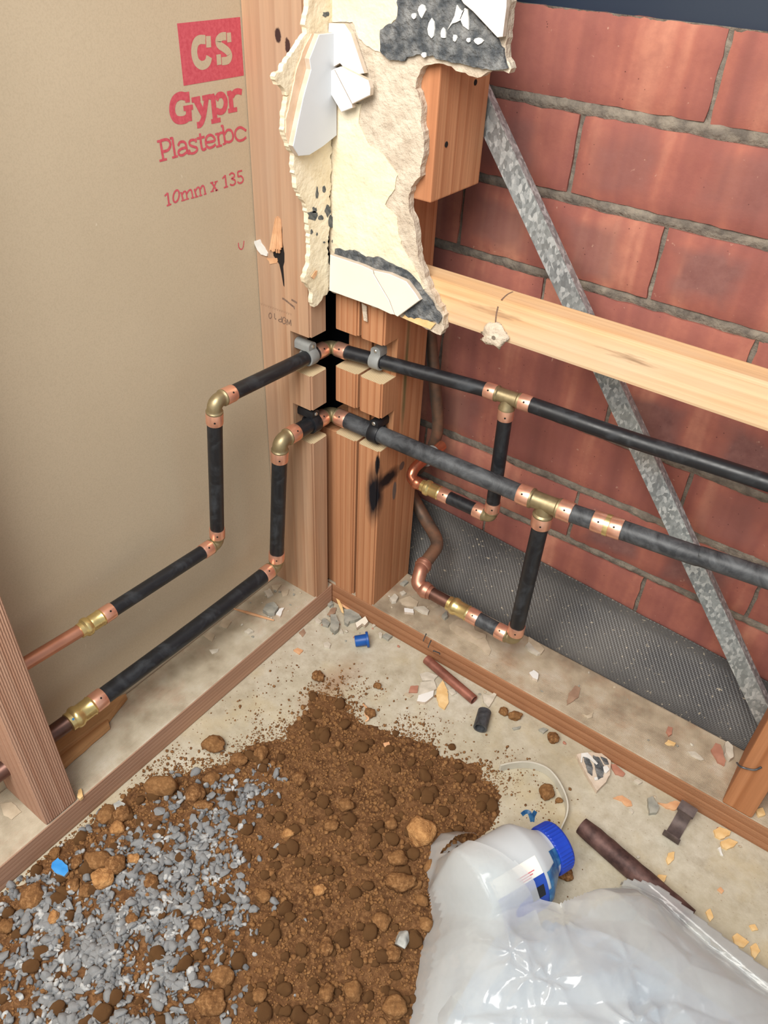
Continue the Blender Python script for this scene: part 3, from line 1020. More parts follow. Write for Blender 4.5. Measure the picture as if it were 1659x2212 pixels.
# left foreground post and right foreground post
post_l = box('wall_stud', (-WL, -0.482, PLATE), (0.0, -0.4428, TOP), 'post_left', bevel=0.0035)
tag(post_l, 'pinkish stud with ribbed face standing at the left edge', 'stud')
post_r = box('wall_stud', (0.5735, 0.0, PLATE), (0.6075, WR, TOP), 'post_right', bevel=0.003)
tag(post_r, 'brown orange stud with a bent nail at the right edge', 'stud')
nl = sweep('bent_nail', catmull([at(1592, 1648, 'y', 0.02), at(1598, 1655, 'y', -0.001), at(1612, 1660, 'y', -0.003), at(1630, 1663, 'y', -0.003), at(1645, 1657, 'y', -0.0005)], 5), 0.0011, 'nail', None, 10)
tag(nl, 'grey nail bent flat against the right stud', 'nail')

noggin = box('noggin', (0.0738, 0.0, 0.4955), (0.5732, 0.030, 0.5365), 'noggin', bevel=0.0035)
tag(noggin, 'pale yellow pine noggin running across the brick wall', 'timber')
bm = bmesh.new()
for pts, ax, vl, nr in (([(1078, 688), (1071, 672), (1074, 648)], 'y', -0.00015, (0, -1, 0)), ([(1083, 648), (1096, 636), (1108, 630)], 'z', 0.5366, (0, 0, 1))):
    stroke(bm, catmull([at(u, v, ax, vl) for u, v in [(1070, 702), (1072, 680), (1076, 662)]] if ax == 'y' else [at(u, v, ax, vl) for u, v in pts], 4), 0.0016, Vector(nr))
me, c = from_bm(bm, 'pencil_mark')
link('pencil_mark', me, 'stamp_ink', noggin, c)
block = box('packing_block', (0.0745, 0.0, 0.6075), (0.1208, WR, TOP), 'block', bevel=0.0015)
tag(block, 'fresh orange timber block with sawn end fixed beside the corner studs', 'timber')
for u, v in ((964, 312), (1027, 178)):
    p = at(u, v, 'x', 0.1209)
    lathe('nail_head', p + Vector((-0.001, 0, 0)), p + Vector((0.0004, 0, 0)), [(0, 0.0028), (0.0014, 0.0026)], 'dark_hole', block, 10)

# glue dab with nail on the noggin
gd = empty('adhesive_dab', at(1070, 727, 'y', 0), 'torn plaster dab with a nail head on the pale noggin', 'plaster')
me = rock_mesh('dab', 9, 3, (0.0135, 0.004, 0.0105), 0.5)
o = link('dab', me, 'gypsum', gd, at(1070, 727, 'y', -0.002))
p = at(1067, 729, 'y', -0.0055)
lathe('nail_head', p + Vector((0, 0.003, 0)), p + Vector((0, -0.001, 0)), [(0, 0.0022), (0.004, 0.0022)], 'screw', gd, 12)

# galvanised angle brace
a0, a1 = at(1040, 285, 'y', 0.092), at(1652, 1600, 'y', 0.092)
b0, b1 = at(1073, 290, 'y', 0.094), at(1690, 1600, 'y', 0.094)
a0 = a0 + (a0 - a1) * 0.10
d = (a1 - a0).normalized()
sidev = Vector((0, 1, 0)).cross(d).normalized()
if sidev.x < 0:
    sidev = -sidev
brace_w, fl = 0.0215, 0.011
br = empty('steel_brace', a1, 'galvanised steel angle brace crossing diagonally in front of the bricks', 'brace')
s0 = [a0, a0 + sidev * brace_w, a0 + sidev * brace_w + Vector((0, 0.0012, 0)), a0 + Vector((0, 0.0012, 0))]
extrude_poly('face_flange', s0, a1 - a0, 'galv', br)
e0 = a0 + sidev * brace_w
s1 = [e0, e0 + sidev * 0.0012, e0 + sidev * 0.0012 + Vector((0, fl, 0)), e0 + Vector((0, fl, 0))]
extrude_poly('return_flange', s1, a1 - a0, 'galv', br)

# ------------------------------------------------------------------ plaster and tile remnants in the corner
Z2, K2 = (560, 0), 2.9625


def z2(pts, axis, val):
    return zpoly(pts, Z2, K2, axis, val)


rem_r = empty('plaster_remnant', (0.03, -0.005, 0.46), 'torn cream plasterboard with tile pieces on the right corner wall', 'plaster')
core = z2([(470, -40), (1605, -40), (1600, 60), (1585, 200), (1578, 330), (1612, 440), (1598, 470), (1530, 455), (1460, 462), (1420, 492), (1370, 490), (1290, 462), (1230, 425), (1150, 405), (1050, 425), (1010, 500),
           (1000, 570), (1030, 650), (1035, 760), (1055, 900), (1050, 1000), (1030, 1130), (970, 1200), (955, 1330), (990, 1420), (1005, 1560), (1025, 1680), (1060, 1780), (1110, 1880), (1130, 1925),
           (1182, 2020), (1182, 2110), (1160, 2145), (1090, 2112), (980, 2062), (800, 1990), (640, 1922), (520, 1882), (462, 1868), (446, 1600), (452, 1300), (456, 870)], 'y', -0.009)
extrude_poly('plasterboard_core', core, (0, 0.0088, 0), 'gypsum', rem_r, jitter=0.0013, sub=0.0035, seed=3)
up_cream = z2([(468, -40), (905, -40), (895, 100), (850, 150), (790, 190), (783, 335), (690, 292), (640, 245), (600, 140), (468, 140)], 'y', -0.0092)
extrude_poly('paint_layer', up_cream, (0, -0.0010, 0), 'cream', rem_r, jitter=0.0008, sub=0.003, seed=4)
lo_cream = z2([(462, 640), (655, 662), (640, 790), (700, 920), (800, 990), (888, 1120), (870, 1210), (808, 1310), (885, 1390), (895, 1500), (930, 1600), (1000, 1720), (1060, 1850), (980, 1830), (460, 1700), (456, 1300), (460, 870)], 'y', -0.0092)
extrude_poly('paint_layer', lo_cream, (0, -0.0010, 0), 'cream', rem_r, jitter=0.0008, sub=0.003, seed=5)
dark = z2([(905, -40), (895, 100), (860, 150), (785, 190), (785, 325), (830, 372), (920, 390), (1040, 345), (1160, 378), (1300, 402), (1440, 440), (1540, 445), (1598, 435), (1572, 310), (1530, 240), (1400, 100), (1330, -40)], 'y', -0.0094)
extrude_poly('tile_adhesive', dark, (0, -0.0030, 0), 'adhesive', rem_r, jitter=0.0012, sub=0.003, seed=6)
for k, (cx_, cy_, a_, b_) in enumerate([(1045, 65, 25, 48), (995, 100, 18, 22), (1108, 185, 26, 62), (1182, 212, 22, 36), (1258, 240, 16, 24), (1345, 255, 14, 18), (1405, 260, 34, 26), (1060, 350, 18, 22)]):
    pts = z2([(cx_ + a_ * math.cos(t) * random.uniform(.7, 1.15), cy_ + b_ * math.sin(t) * random.uniform(.7, 1.15)) for t in [i * math.pi / 4 for i in range(8)]], 'y', -0.0124)
    extrude_poly('adhesive_bit', pts, (0, -0.0014, 0), 'white_bits', rem_r)
for k, pp in enumerate([[(1320, 50), (1340, 60), (1345, 120), (1345, 190), (1310, 165), (1290, 120)], [(1210, 190), (1255, 100), (1270, 30), (1300, 70), (1320, 60), (1290, 130), (1240, 150)]]):
    extrude_poly('adhesive_bit', z2(pp, 'y', -0.0124), (0, -0.0014, 0), 'white_bits', rem_r, jitter=0.0005, sub=0.003, seed=k)
tl_ = z2([(1280, -60), (1606, -60), (1603, 40), (1578, 232), (1545, 236), (1390, 70), (1330, 20)], 'y', -0.0124)
extrude_poly('tile_fragment', tl_, (0, -0.0055, 0), 'tile', rem_r, 0.0004, side_mat='bisque')
low_dark = z2([(490, 1590), (640, 1612), (700, 1640), (760, 1640), (860, 1688), (960, 1740), (1040, 1830), (1100, 1910), (1172, 2030), (1150, 2070), (1050, 2040), (960, 2030), (700, 1800), (480, 1640)], 'y', -0.0102)
extrude_poly('tile_adhesive', low_dark, (0, -0.0016, 0), 'adhesive', rem_r, jitter=0.0013, sub=0.003, seed=9)
extrude_poly('timber_batten', z2([(920, 2030), (960, 1990), (1130, 2070), (1100, 2105), (1010, 2070)], 'y', -0.0100), (0, -0.0015, 0), 'wood_chip', rem_r)
t_a = z2([(474, 1622), (680, 1690), (748, 1722), (752, 1745), (850, 1912), (884, 2003), (860, 2000), (780, 1962), (640, 1912), (468, 1850)], 'y', -0.0118)
extrude_poly('tile_fragment', t_a, (0, -0.0058, 0), 'tile_warm', rem_r, 0.0005, side_mat='bisque')
t_b = z2([(752, 1722), (850, 1742), (962, 1792), (1022, 1872), (1046, 1912), (905, 2016), (888, 2005), (854, 1912), (758, 1748)], 'y', -0.0118)
extrude_poly('tile_fragment', t_b, (0, -0.0058, 0), 'tile_warm', rem_r, 0.0005, side_mat='bisque')
# two tile pieces leaning higher up on the right wall
t_c = z2([(470, 145), (570, 150), (610, 210), (695, 465), (610, 480), (540, 400), (452, 455)], 'y', -0.0112)
extrude_poly('tile_fragment', t_c, (0, -0.0058, 0), 'tile', rem_r, 0.0005, side_mat='bisque')
t_d = z2([(455, 470), (500, 430), (545, 425), (610, 482), (700, 500), (730, 560), (730, 600), (615, 655), (500, 440)][0:8], 'y', -0.0124)
t_d = z2([(503, 436), (545, 422), (720, 510), (733, 560), (730, 605), (618, 660)], 'y', -0.0160)
extrude_poly('tile_fragment', t_d, (0, -0.0055, 0), 'tile', rem_r, 0.0005, side_mat='bisque')
t_e = z2([(452, 470), (500, 438), (614, 662), (618, 685), (548, 712), (470, 580)], 'y', -0.0152)
extrude_poly('tile_fragment', t_e, (0, -0.0055, 0), 'tile', rem_r, 0.0005, side_mat='bisque')
extrude_poly('torn_paper', z2([(655, 1940), (685, 1960), (690, 2060), (668, 2050), (660, 1990)], 'y', -0.004), (0, 0.001, 0), 'gypsum', rem_r)

rem_l = empty('plaster_remnant', (0.005, -0.03, 0.46), 'torn cream plasterboard strip with bluish tile shard on the left corner wall', 'plaster')
lcore = z2([(325, -40), (478, -40), (466, 200), (464, 880), (456, 1300), (438, 1600), (456, 1790), (440, 1870), (400, 1920), (372, 1955), (345, 1950), (335, 1850), (290, 1795), (318, 1700),
            (326, 1600), (312, 1400), (300, 1320), (262, 1240), (222, 1110), (224, 1000), (196, 950), (160, 850), (160, 740), (190, 610), (112, 525), (98, 492), (150, 455), (190, 370), (262, 262), (305, 215), (300, 120)], 'x', 0.009)
extrude_poly('plasterboard_core', lcore, (-0.0055, 0, 0), 'cream', rem_l, jitter=0.0016, sub=0.0022, seed=12)
extrude_poly('torn_paper', z2([(330, 215), (285, 300), (235, 440), (205, 590), (165, 760), (165, 850), (196, 945), (260, 930), (300, 600), (360, 220)], 'x', 0.0092), (0.0012, 0, 0), 'peach', rem_l, jitter=0.0006, sub=0.004, seed=13)
extrude_poly('tile_fragment', z2([(352, 214), (466, 203), (467, 860), (380, 930), (292, 986), (225, 992), (186, 928), (250, 620), (300, 440), (290, 372)], 'x', 0.0106), (0.0058, 0, 0), 'tile_blue', rem_l, 0.0005, side_mat='bisque')
for k, (cx_, cy_, a_, b_) in enumerate([(370, 1240, 9, 46), (412, 1212, 13, 22), (345, 1380, 42, 30), (352, 1345, 14, 26), (392, 1395, 22, 18), (440, 1350, 22, 42), (462, 1420, 24, 44), (335, 1485, 9, 16), (368, 1500, 6, 12), (430, 90, 30, 20), (415, 1550, 9, 8), (470, 1545, 9, 12)]):
    pts = z2([(cx_ + a_ * math.cos(t) * random.uniform(.55, 1.2), cy_ + b_ * math.sin(t) * random.uniform(.55, 1.2)) for t in [i * math.pi / 5 for i in range(10)]], 'x', 0.0091)
    extrude_poly('mould_stain', pts, (0.0002, 0, 0), 'mould', rem_l)
extrude_poly('wood_sliver', z2([(330, 1770), (355, 1735), (368, 1730), (362, 1760), (345, 1785)], 'x', 0.0098), (0.001, 0, 0), 'wood_peel', rem_l)


# ------------------------------------------------------------------ pipe runs
def dot_hole(p, d, r, parent):
    """sight hole on a sleeve, turned towards the open side of the room"""
    view = (Vector((0.53, -0.64, 0.84)) - p)
    d = Vector(d).normalized()
    side = (view - d * view.dot(d)).normalized()
    c = p + side * r
    lathe('sight_hole', c - side * 0.0004, c + side * 0.0004, [(0, 0.0011), (0.0006, 0.0011)], 'dark_hole', parent, 10)


def sleeve(parent, a, d, L, r, mat='copper', hole=True):
    a, d = Vector(a), Vector(d).normalized()
    o = lathe('copper_sleeve', a, a + d, [(0, r * 0.94), (0, r * 1.10), (0.0012, r * 1.13), (L - 0.0015, r * 1.13), (L, r * 1.09), (L, r * 0.9)], mat, parent)
    if hole:
        dot_hole(a + d * L * 0.55, d, r * 1.13, parent)
    return o


def pipe(parent, pts, r, mat='pex', k=8):
    return sweep('pipe_section', catmull(pts, k) if len(pts) > 2 else [Vector(pts[0]).lerp(Vector(pts[1]), i / 6) for i in range(7)], r, mat, parent, 26)


def elbow(parent, corner, d1, d2, r, arm, sl, mat='brass_dull', smat='copper', name='elbow_fitting'):
    """90 degree fitting; d1, d2 point from the corner to the two pipes; returns the ends of the sleeves"""
    corner, d1, d2 = Vector(corner), Vector(d1).normalized(), Vector(d2).normalized()
    bend = arm * 0.72
    pts = [corner + d1 * arm]
    rads = [r * 1.10]
    pts += [corner + d1 * (arm - 0.002)]
    rads += [r * 1.12]
    pts += [corner + d1 * (arm - 0.0035)]
    rads += [r * 0.98]
    n = 9
    for i in range(n + 1):
        t = i / n
        pts.append((corner + d1 * bend) * (1 - t) ** 2 + corner * 2 * t * (1 - t) + (corner + d2 * bend) * t * t)
        rads.append(r * 0.97)
    pts += [corner + d2 * (arm - 0.0035), corner + d2 * (arm - 0.002), corner + d2 * arm]
    rads += [r * 0.98, r * 1.12, r * 1.10]
    e = sweep(name, pts, rads, mat, parent, 26)
    for d_ in (d1, d2):
        sleeve(e, corner + d_ * (arm - 0.0005), d_, sl, r, smat)
    return corner + d1 * (arm + sl - 0.003), corner + d2 * (arm + sl - 0.003)


def tee(parent, c, d, down, r, arm, sl):
    c, d, down = Vector(c), Vector(d).normalized(), Vector(down).normalized()
    b = lathe('tee_fitting', c - d * arm, c + d * arm, [(0, r * .9), (0, r * 1.12), (0.002, r * 1.12), (0.0035, r * 0.98), (arm - 0.004, r * 0.95), (arm + 0.004, r * 0.95), (2 * arm - 0.0035, r * 0.98), (2 * arm - 0.002, r * 1.12), (2 * arm, r * 1.12), (2 * arm, r * .9)], 'brass_dull', parent)
    lathe('tee_branch', c, c + down, [(0.001, r * 0.9), (arm - 0.004, r * 0.96), (arm - 0.002, r * 1.12), (arm, r * 1.12), (arm, r * 0.9)], 'brass_dull', b)
    for q in (d, -d, down):
        sleeve(b, c + q * (arm - 0.0005), q, sl, r)
    return c - d * (arm + sl - 0.003), c + d * (arm + sl - 0.003), c + down * (arm + sl - 0.003)


def coupling(parent, a, b, r_in, r_out, dot=False):
    """press coupling from bare copper (a) to black pipe (b)"""
    a, b = Vector(a), Vector(b)
    L = (b - a).length
    d = (b - a).normalized()
    r = r_out * 1.05
    o = lathe('brass_coupling', a, b, [(0, r_in * 1.02), (0, r_in * 1.16), (L * .10, r_in * 1.16), (L * .15, r * 1.18), (L * .20, r * 1.22), (L * .26, r * 1.20), (L * .32, r_in * 1.2),
                                     (L * .37, r * 1.04), (L * .60, r * 1.04), (L * .63, r * 1.12), (L * .66, r * 1.02), (L * .70, r * 1.0), (L * .70, r * .8)], 'brass', parent)
    sleeve(o, a + d * L * 0.68, d, L * 0.32, r_out)
    if dot:
        p = a + d * L * 0.07
        view = Vector((0.53, -0.64, 0.84)) - p
        s_ = (view - d * view.dot(d)).normalized()
        c = p + s_ * r_in * 1.16
        lathe('blue_dot', c - s_ * .0005, c + s_ * .0005, [(0, 0.0013), (0.0008, 0.0013)], 'blue_glaze', o, 10)
    return o


RU, RLW, RMAIN = 0.0082, 0.0095, 0.0104

# upper run
up = empty('water_pipe_run', (-0.012, -0.176, 0.22), 'thinner black water pipe run along the upper notches with copper sleeved fittings', 'pipe')
cu = Vector((-0.012, 0.010, 0.412))
e1 = Vector((-0.012, -0.176, 0.4197))
e2 = Vector((-0.034, -0.176, 0.217))
postp = Vector((-0.042, -0.4245, 0.2225))
cp = Vector((-0.038, -0.349, 0.2205))
t1 = at(1098, 858, 'y', 0.043)
end1 = at(1659, 1043, 'y', 0.055)
end1x = end1 + (end1 - t1).normalized() * 0.55
dl = (e1 - cu).normalized()
dr = (t1 - cu).normalized()
pa, pb = elbow(up, cu, dl, (Vector((0.15, 0.006, 0))), RU, 0.012, 0.014)
pc, pd = elbow(up, e1, cu - e1, e2 - e1, RU, 0.0135, 0.014)
pipe(up, [pa, pc], RU)
pe, pf_ = elbow(up, e2, e1 - e2, cp - e2, RU, 0.0115, 0.013)
pipe(up, [pd, pe], RU)
q1, q2 = on_line(e2, cp, 170, 1361), on_line(e2, cp, 241, 1314)
pipe(up, [pf_, q2.lerp(q1, 0.1)], RU)
coupling(up, q1, q2, 0.0070, RU)
dcp = (postp - cp).normalized()
pipe(up, [q1 + (q2 - q1).normalized() * 0.004, cp.lerp(postp, 0.6), postp + dcp * 0.45], 0.0070, 'copper_pipe')
ta, tb, tc_ = tee(up, t1, (Vector((1, 0.05, 0.012))), (0, 0, -1), RU, 0.0145, 0.0135)
pipe(up, [pb, pb.lerp(ta, 0.5) + Vector((0, 0.002, -0.001)), ta], RU)
pipe(up, [tb, tb.lerp(end1, 0.5) + Vector((0, 0.0, -0.002)), end1, end1x], RU * 1.04, 'pex')
b1e = Vector((t1.x + 0.002, 0.043, at(1061, 1117, 'y', 0.043).z))
copE = at(884, 1036, 'y', 0.043)
runE = Vector((copE.x, 0.043, b1e.z))
g1, g2 = elbow(up, b1e, (0, 0, 1), (-1, 0, 0), RU, 0.0105, 0.013)
pipe(up, [tc_, g1], RU)
k1, k2 = on_line(runE, b1e, 912, 1048), on_line(runE, b1e, 970, 1077)
pipe(up, [g2, k2.lerp(k1, 0.1)], RU, 'pex')
coupling(up, k1, k2, 0.0068, RU)
corner_c = Vector((copE.x - 0.001, 0.043, b1e.z))
pts = [k1 + Vector((0.004, 0, 0)), k1 - Vector((0.006, 0, 0)), corner_c + Vector((0.010, 0, 0)), corner_c + Vector((0.002, 0.003, 0.004)), corner_c + Vector((0.001, 0.012, 0.012)), corner_c + Vector((0.003, 0.032, 0.016)), corner_c + Vector((0.004, 0.07, 0.018))]
sweep('copper_bend', catmull(pts, 6), 0.0070, 'copper_red', up, 22)
lathe('copper_bead', corner_c + Vector((0.010, 0, 0)), corner_c + Vector((0.03, 0, 0)), [(0, 0.0069), (0.001, 0.0082), (0.004, 0.0086), (0.006, 0.0078), (0.009, 0.0078), (0.010, 0.0069)], 'copper_red', up)
lag = lathe('foam_collar', corner_c + Vector((0.003, 0.030, 0.016)), corner_c + Vector((0.004, 0.05, 0.017)), [(0, 0.007), (0, 0.0105), (0.02, 0.0105), (0.02, 0.007)], 'grey_plastic', up)

# lower run
lw = empty('water_pipe_run', (-0.012, -0.083, 0.12), 'thicker black water pipe run through the lower notches with copper sleeved fittings', 'pipe')
cl = Vector((-0.0113, 0.009, 0.3205))
f1 = Vector((-0.012, -0.0825, 0.3245))
f2 = Vector((-0.030, -0.0836, 0.1157))
fcp = Vector((-0.035, -0.385, 0.1135))
fpost = Vector((-0.040, -0.4189, 0.109))
t2 = at(1178, 1087, 'y', 0.018)
end2 = at(1659, 1250, 'y', 0.040)
end2x = end2 + (end2 - t2).normalized() * 0.55
ha, hb = elbow(lw, cl, f1 - cl, (1, 0.01, 0), RLW, 0.0135, 0.015)
hc, hd = elbow(lw, f1, cl - f1, f2 - f1, RLW, 0.0145, 0.015)
pipe(lw, [ha, hc], RLW)
he, hf = elbow(lw, f2, f1 - f2, fcp - f2, RLW, 0.0125, 0.014)
pipe(lw, [hd, he], RLW)
r1, r2 = on_line(f2, fcp, 148, 1561), on_line(f2, fcp, 227, 1508)
pipe(lw, [hf, hf.lerp(r2, 0.5) + Vector((0, 0, -0.0015)), r2.lerp(r1, 0.1)], RLW * 1.08)
coupling(lw, r1, r2, 0.0094, RLW * 1.08, dot=True)
dfp = Vector((-0.004, -0.034, -0.0035)).normalized()
pipe(lw, [r1 + (r2 - r1).normalized() * 0.004, fpost, fpost + dfp * 0.45], 0.0094, 'copper_dark')
ua, ub, uc = tee(lw, t2, Vector((1, 0.05, 0.02)), (0, 0, -1), RMAIN, 0.017, 0.0155)
pipe(lw, [hb, hb.lerp(ua, 0.5) + Vector((0, -0.0015, 0.001)), ua], RMAIN, 'pex_dusty')
j1, j2 = on_line(ub, end2, 1280, 1127), on_line(ub, end2, 1343, 1148)
pipe(lw, [ub, j1.lerp(j2, 0.1)], RMAIN, 'pex_dusty')
jd = (j2 - j1).normalized()
jl = (j2 - j1).length
jn = lathe('joiner', j1, j2, [(jl * .42, RMAIN * .9), (jl * .42, RMAIN * 1.16), (jl * .58, RMAIN * 1.16), (jl * .58, RMAIN * .9)], 'brass', lw)
sleeve(jn, j1, jd, jl * .43, RMAIN)
sleeve(jn, j2, -jd, jl * .43, RMAIN)
pipe(lw, [j2.lerp(j1, 0.1), j2.lerp(end2, 0.5) + Vector((0, 0, -0.001)), end2, end2x], RMAIN * 1.02, 'pex_dusty')
b2e = Vector((t2.x - 0.003, 0.018, at(1111, 1380, 'y', 0.018).z))
i1, i2 = elbow(lw, b2e, (t2 - b2e), (-1, 0.0, 0.01), RLW, 0.0115, 0.014)
pipe(lw, [uc, i1], RLW, 'pex')
n1, n2, n3 = on_line(b2e, b2e + Vector((-1, 0, .02)), 928, 1277), on_line(b2e, b2e + Vector((-1, 0, .02)), 970, 1301), on_line(b2e, b2e + Vector((-1, 0, .02)), 1034, 1338)
pipe(lw, [i2, n3.lerp(n2, 0.1)], RLW, 'pex_dusty')
coupling(lw, n2, n3, 0.0086, RLW)
pipe(lw, [n2.lerp(n3, .08), n1], 0.0086, 'copper_dark')
cE = Vector((at(898, 1252, 'y', 0.018).x, 0.018, n1.z + 0.001))
o1 = at(918, 1213, 'y', 0.045)
sweep('copper_bend', catmull([n1 + Vector((0.005, 0, 0)), n1 - Vector((0.006, 0, 0)), cE + Vector((0.004, 0.001, 0.003)), cE + Vector((0.0, 0.010, 0.014)), o1.lerp(cE, 0.35) + Vector((0, 0, 0.004)), o1], 6), 0.0094, 'dusty_copper', lw, 24)
for p_, d_ in ((n1, Vector((-1, 0, 0))), (o1, (o1 - cE).normalized() * -1)):
    lathe('copper_bead', p_, p_ + d_, [(0, 0.0093), (0, 0.0106), (0.003, 0.0110), (0.005, 0.0118), (0.008, 0.0118), (0.010, 0.0106), (0.013, 0.0100), (0.014, 0.0093)], 'dusty_copper', lw)
old = [o1 - (o1 - cE).normalized() * 0.006, at(932, 1198, 'y', 0.062), at(944, 1178, 'y', 0.080), at(938, 1154, 'y', 0.094), at(920, 1124, 'y', 0.106), at(902, 1092, 'y', 0.114), at(885, 1060, 'y', 0.120), at(868, 1020, 'y', 0.125)]
sweep('old_pipe_section', catmull(old, 6), 0.0090, 'old_pipe', lw, 22)

# old copper pipe rising in the cavity
oc = sweep('old_copper_pipe', catmull([at(922, 560, 'y', 0.128), at(927, 690, 'y', 0.124), at(934, 770, 'y', 0.120), at(941, 850, 'y', 0.118), at(946, 905, 'y', 0.118), at(942, 945, 'y', 0.118), at(925, 985, 'y', 0.122), at(903, 1015, 'y', 0.130)], 6), 0.0078, 'old_pipe', None, 20)
tag(oc, 'old reddish copper pipe rising in the cavity behind the scorched stud', 'pipe')


# saddle clips
def clip(center, pd_, wall_n, r, mat, label, screw_r):
    """strap round the pipe plus a boss standing off the wall above it"""
    center, pd_, n = Vector(center), Vector(pd_).normalized(), Vector(wall_n).normalized()
    upv = Vector((0, 0, 1))
    root = empty('pipe_clip', center, label, 'clip', None)
    wd = 0.0065
    bm = bmesh.new()
    rin, rout = r * 1.02, r * 1.30
    N = 20
    rings = []
    for k in range(N + 1):
        a = math.radians(-215 + 305 * k / N)
        dv = n * math.cos(a) + upv * math.sin(a)
        rings.append([bm.verts.new(center + dv * rr + pd_ * s) for rr, s in ((rin, -wd), (rout * 0.97, -wd), (rout, -wd * .8), (rout, wd * .8), (rout * 0.97, wd), (rin, wd))])
    for x, y in zip(rings, rings[1:]):
        for k in range(6):
            bm.faces.new((x[k], x[(k + 1) % 6], y[(k + 1) % 6], y[k]))
    bm.faces.new(rings[0])
    bm.faces.new(rings[-1])
    me, c = from_bm(bm, 'strap')
    smooth(me, 40)
    link('strap', me, mat, root, c)
    bc = center + upv * (r * 1.16 + 0.0042)
    pts = [bc - n * (r * 1.6 + 0.004), bc + n * (r * 0.62)]
    bossr = 0.0052
    # boss: rounded channel section, deeper below so that it grows out of the strap
    bm = bmesh.new()
    secs = []
    side = pd_
    for p in pts:
        ring = []
        for k in range(13):
            a = math.pi * k / 12
            ring.append(bm.verts.new(p + side * math.cos(a) * wd * 0.98 + upv * math.sin(a) * bossr))
        ring.append(bm.verts.new(p - side * wd * 0.98 - upv * 0.006))
        ring.append(bm.verts.new(p + side * wd * 0.98 - upv * 0.006))
        secs.append(ring)
    k_ = len(secs[0])
    for k in range(k_):
        bm.faces.new((secs[0][k], secs[0][(k + 1) % k_], secs[1][(k + 1) % k_], secs[1][k]))
    bm.faces.new(secs[0])
    bm.faces.new(secs[1])
    me, c = from_bm(bm, 'boss')
    smooth(me, 40)
    link('boss', me, mat, root, c)
    p = bc + n * (r * 0.62)
    lathe('screw_head', p - n * 0.001, p + n, [(0, screw_r), (0.0016, screw_r), (0.0022, screw_r * 0.7)], 'screw', root, 14)
    return root


lp = lambda a, b, u, v: on_line(a, b, u, v)
clip(lp(cu, e1, 668, 768), dl, (1, 0, 0), RU, 'grey_plastic', 'grey pipe clip on the pale stud left of the corner', 0.0022)
clip(lp(pb, ta, 815, 782), (1, 0.1, 0), (0, -1, 0), RU, 'grey_plastic', 'grey pipe clip on the orange studs right of the corner', 0.0022)
clip(lp(cl, f1, 674, 912), f1 - cl, (1, 0, 0), RLW, 'black_plastic', 'black pipe clip with silver screw on the pale stud left of the corner', 0.0026)
clip(lp(hb, ua, 812, 938), (1, 0.03, 0), (0, -1, 0), RMAIN * 0.98, 'black_plastic', 'black pipe clip with silver screw on the orange studs right of the corner', 0.0026)

# ------------------------------------------------------------------ soil, clods, gravel
fl = lambda u, v, z=0.0: at(u, v, 'z', z)
soil_poly = [fl(u, v) for u, v in [(-120, 2040), (0, 1945), (150, 1812), (265, 1735), (300, 1700), (400, 1662), (500, 1645), (560, 1605), (620, 1600), (640, 1545), (690, 1500), (740, 1520), (800, 1575), (890, 1592), (960, 1628), (1040, 1655), (1075, 1720), (1060, 1790), (1020, 1830), (1010, 1950), (980, 2212), (960, 2600), (300, 2900), (-500, 2500)]]
gx0, gx1, gy0, gy1 = -0.002, 0.62, -1.05, -0.05
xs, ys = np.linspace(0.001, 0.58, 200), np.linspace(-0.95, -0.08, 290)
X, Y = np.meshgrid(xs, ys)


def soil_h(x, y):
    sd = poly_sd(x, y, soil_poly) + 0.014 * (fbm(x, y, 30, 4) - 0.5) * 2 + 0.010 * (fbm(x, y, 140, 14, 2) - 0.5)
    k = np.clip(sd / 0.05, -0.3, 1)
    h = 0.011 * k * (0.55 + 0.9 * fbm(x, y, 12, 8)) + 0.006 * (fbm(x, y, 45, 2) - 0.5) * np.clip(k, 0, 1) + 0.004 * (fbm(x, y, 130, 6, 2) - 0.5) * np.clip(k, 0, 1)
    return np.where(sd > 0, h, np.minimum(h, -0.001)), sd


H, SD = soil_h(X, Y)
so = grid_mesh('loose_soil', X, Y, H, 'soil', mask=SD > -0.012)
tag(so, 'heap of loose brown soil spread over the slab', 'soil', kind='stuff')

blob = [((300, 1990), 0.085, 1.0), ((200, 2110), 0.075, 1.0), ((420, 1850), 0.05, 0.75), ((520, 1730), 0.032, 0.7), ((350, 1900), 0.055, 0.9), ((100, 2000), 0.06, 0.85), ((470, 1760), 0.03, 0.6), ((300, 2180), 0.08, 0.8), ((150, 2250), 0.10, 0.9), ((470, 1990), 0.05, 0.5), ((380, 1740), 0.03, 0.4)]
bl = [(fl(*p), s, a) for p, s, a in blob]


def gdens(x, y):
    d = np.zeros(np.shape(x))
    for c, s, a in bl:
        d = np.maximum(d, a * np.exp(-((x - c.x) ** 2 + (y - c.y) ** 2) / (2 * (s * 0.62) ** 2)))
    return d


def scatter(n, dens, x0=0.002, x1=0.55, y0=-0.80, y1=-0.05):
    out = np.zeros((0, 2))
    while len(out) < n:
        p = np.column_stack([rng.uniform(x0, x1, n * 3), rng.uniform(y0, y1, n * 3)])
        keep = rng.uniform(0, 1, len(p)) < dens(p[:, 0], p[:, 1])
        out = np.vstack([out, p[keep]])
    return out[:n]


def rot_mats(n):
    q = rng.normal(size=(n, 4))
    q /= np.linalg.norm(q, axis=1)[:, None]
    a, b, c, d = q.T
    return np.stack([1 - 2 * (c * c + d * d), 2 * (b * c - a * d), 2 * (b * d + a * c), 2 * (b * c + a * d), 1 - 2 * (b * b + d * d), 2 * (c * d - a * b), 2 * (b * d - a * c), 2 * (c * d + a * b), 1 - 2 * (b * b + c * c)], -1).reshape(-1, 3, 3)


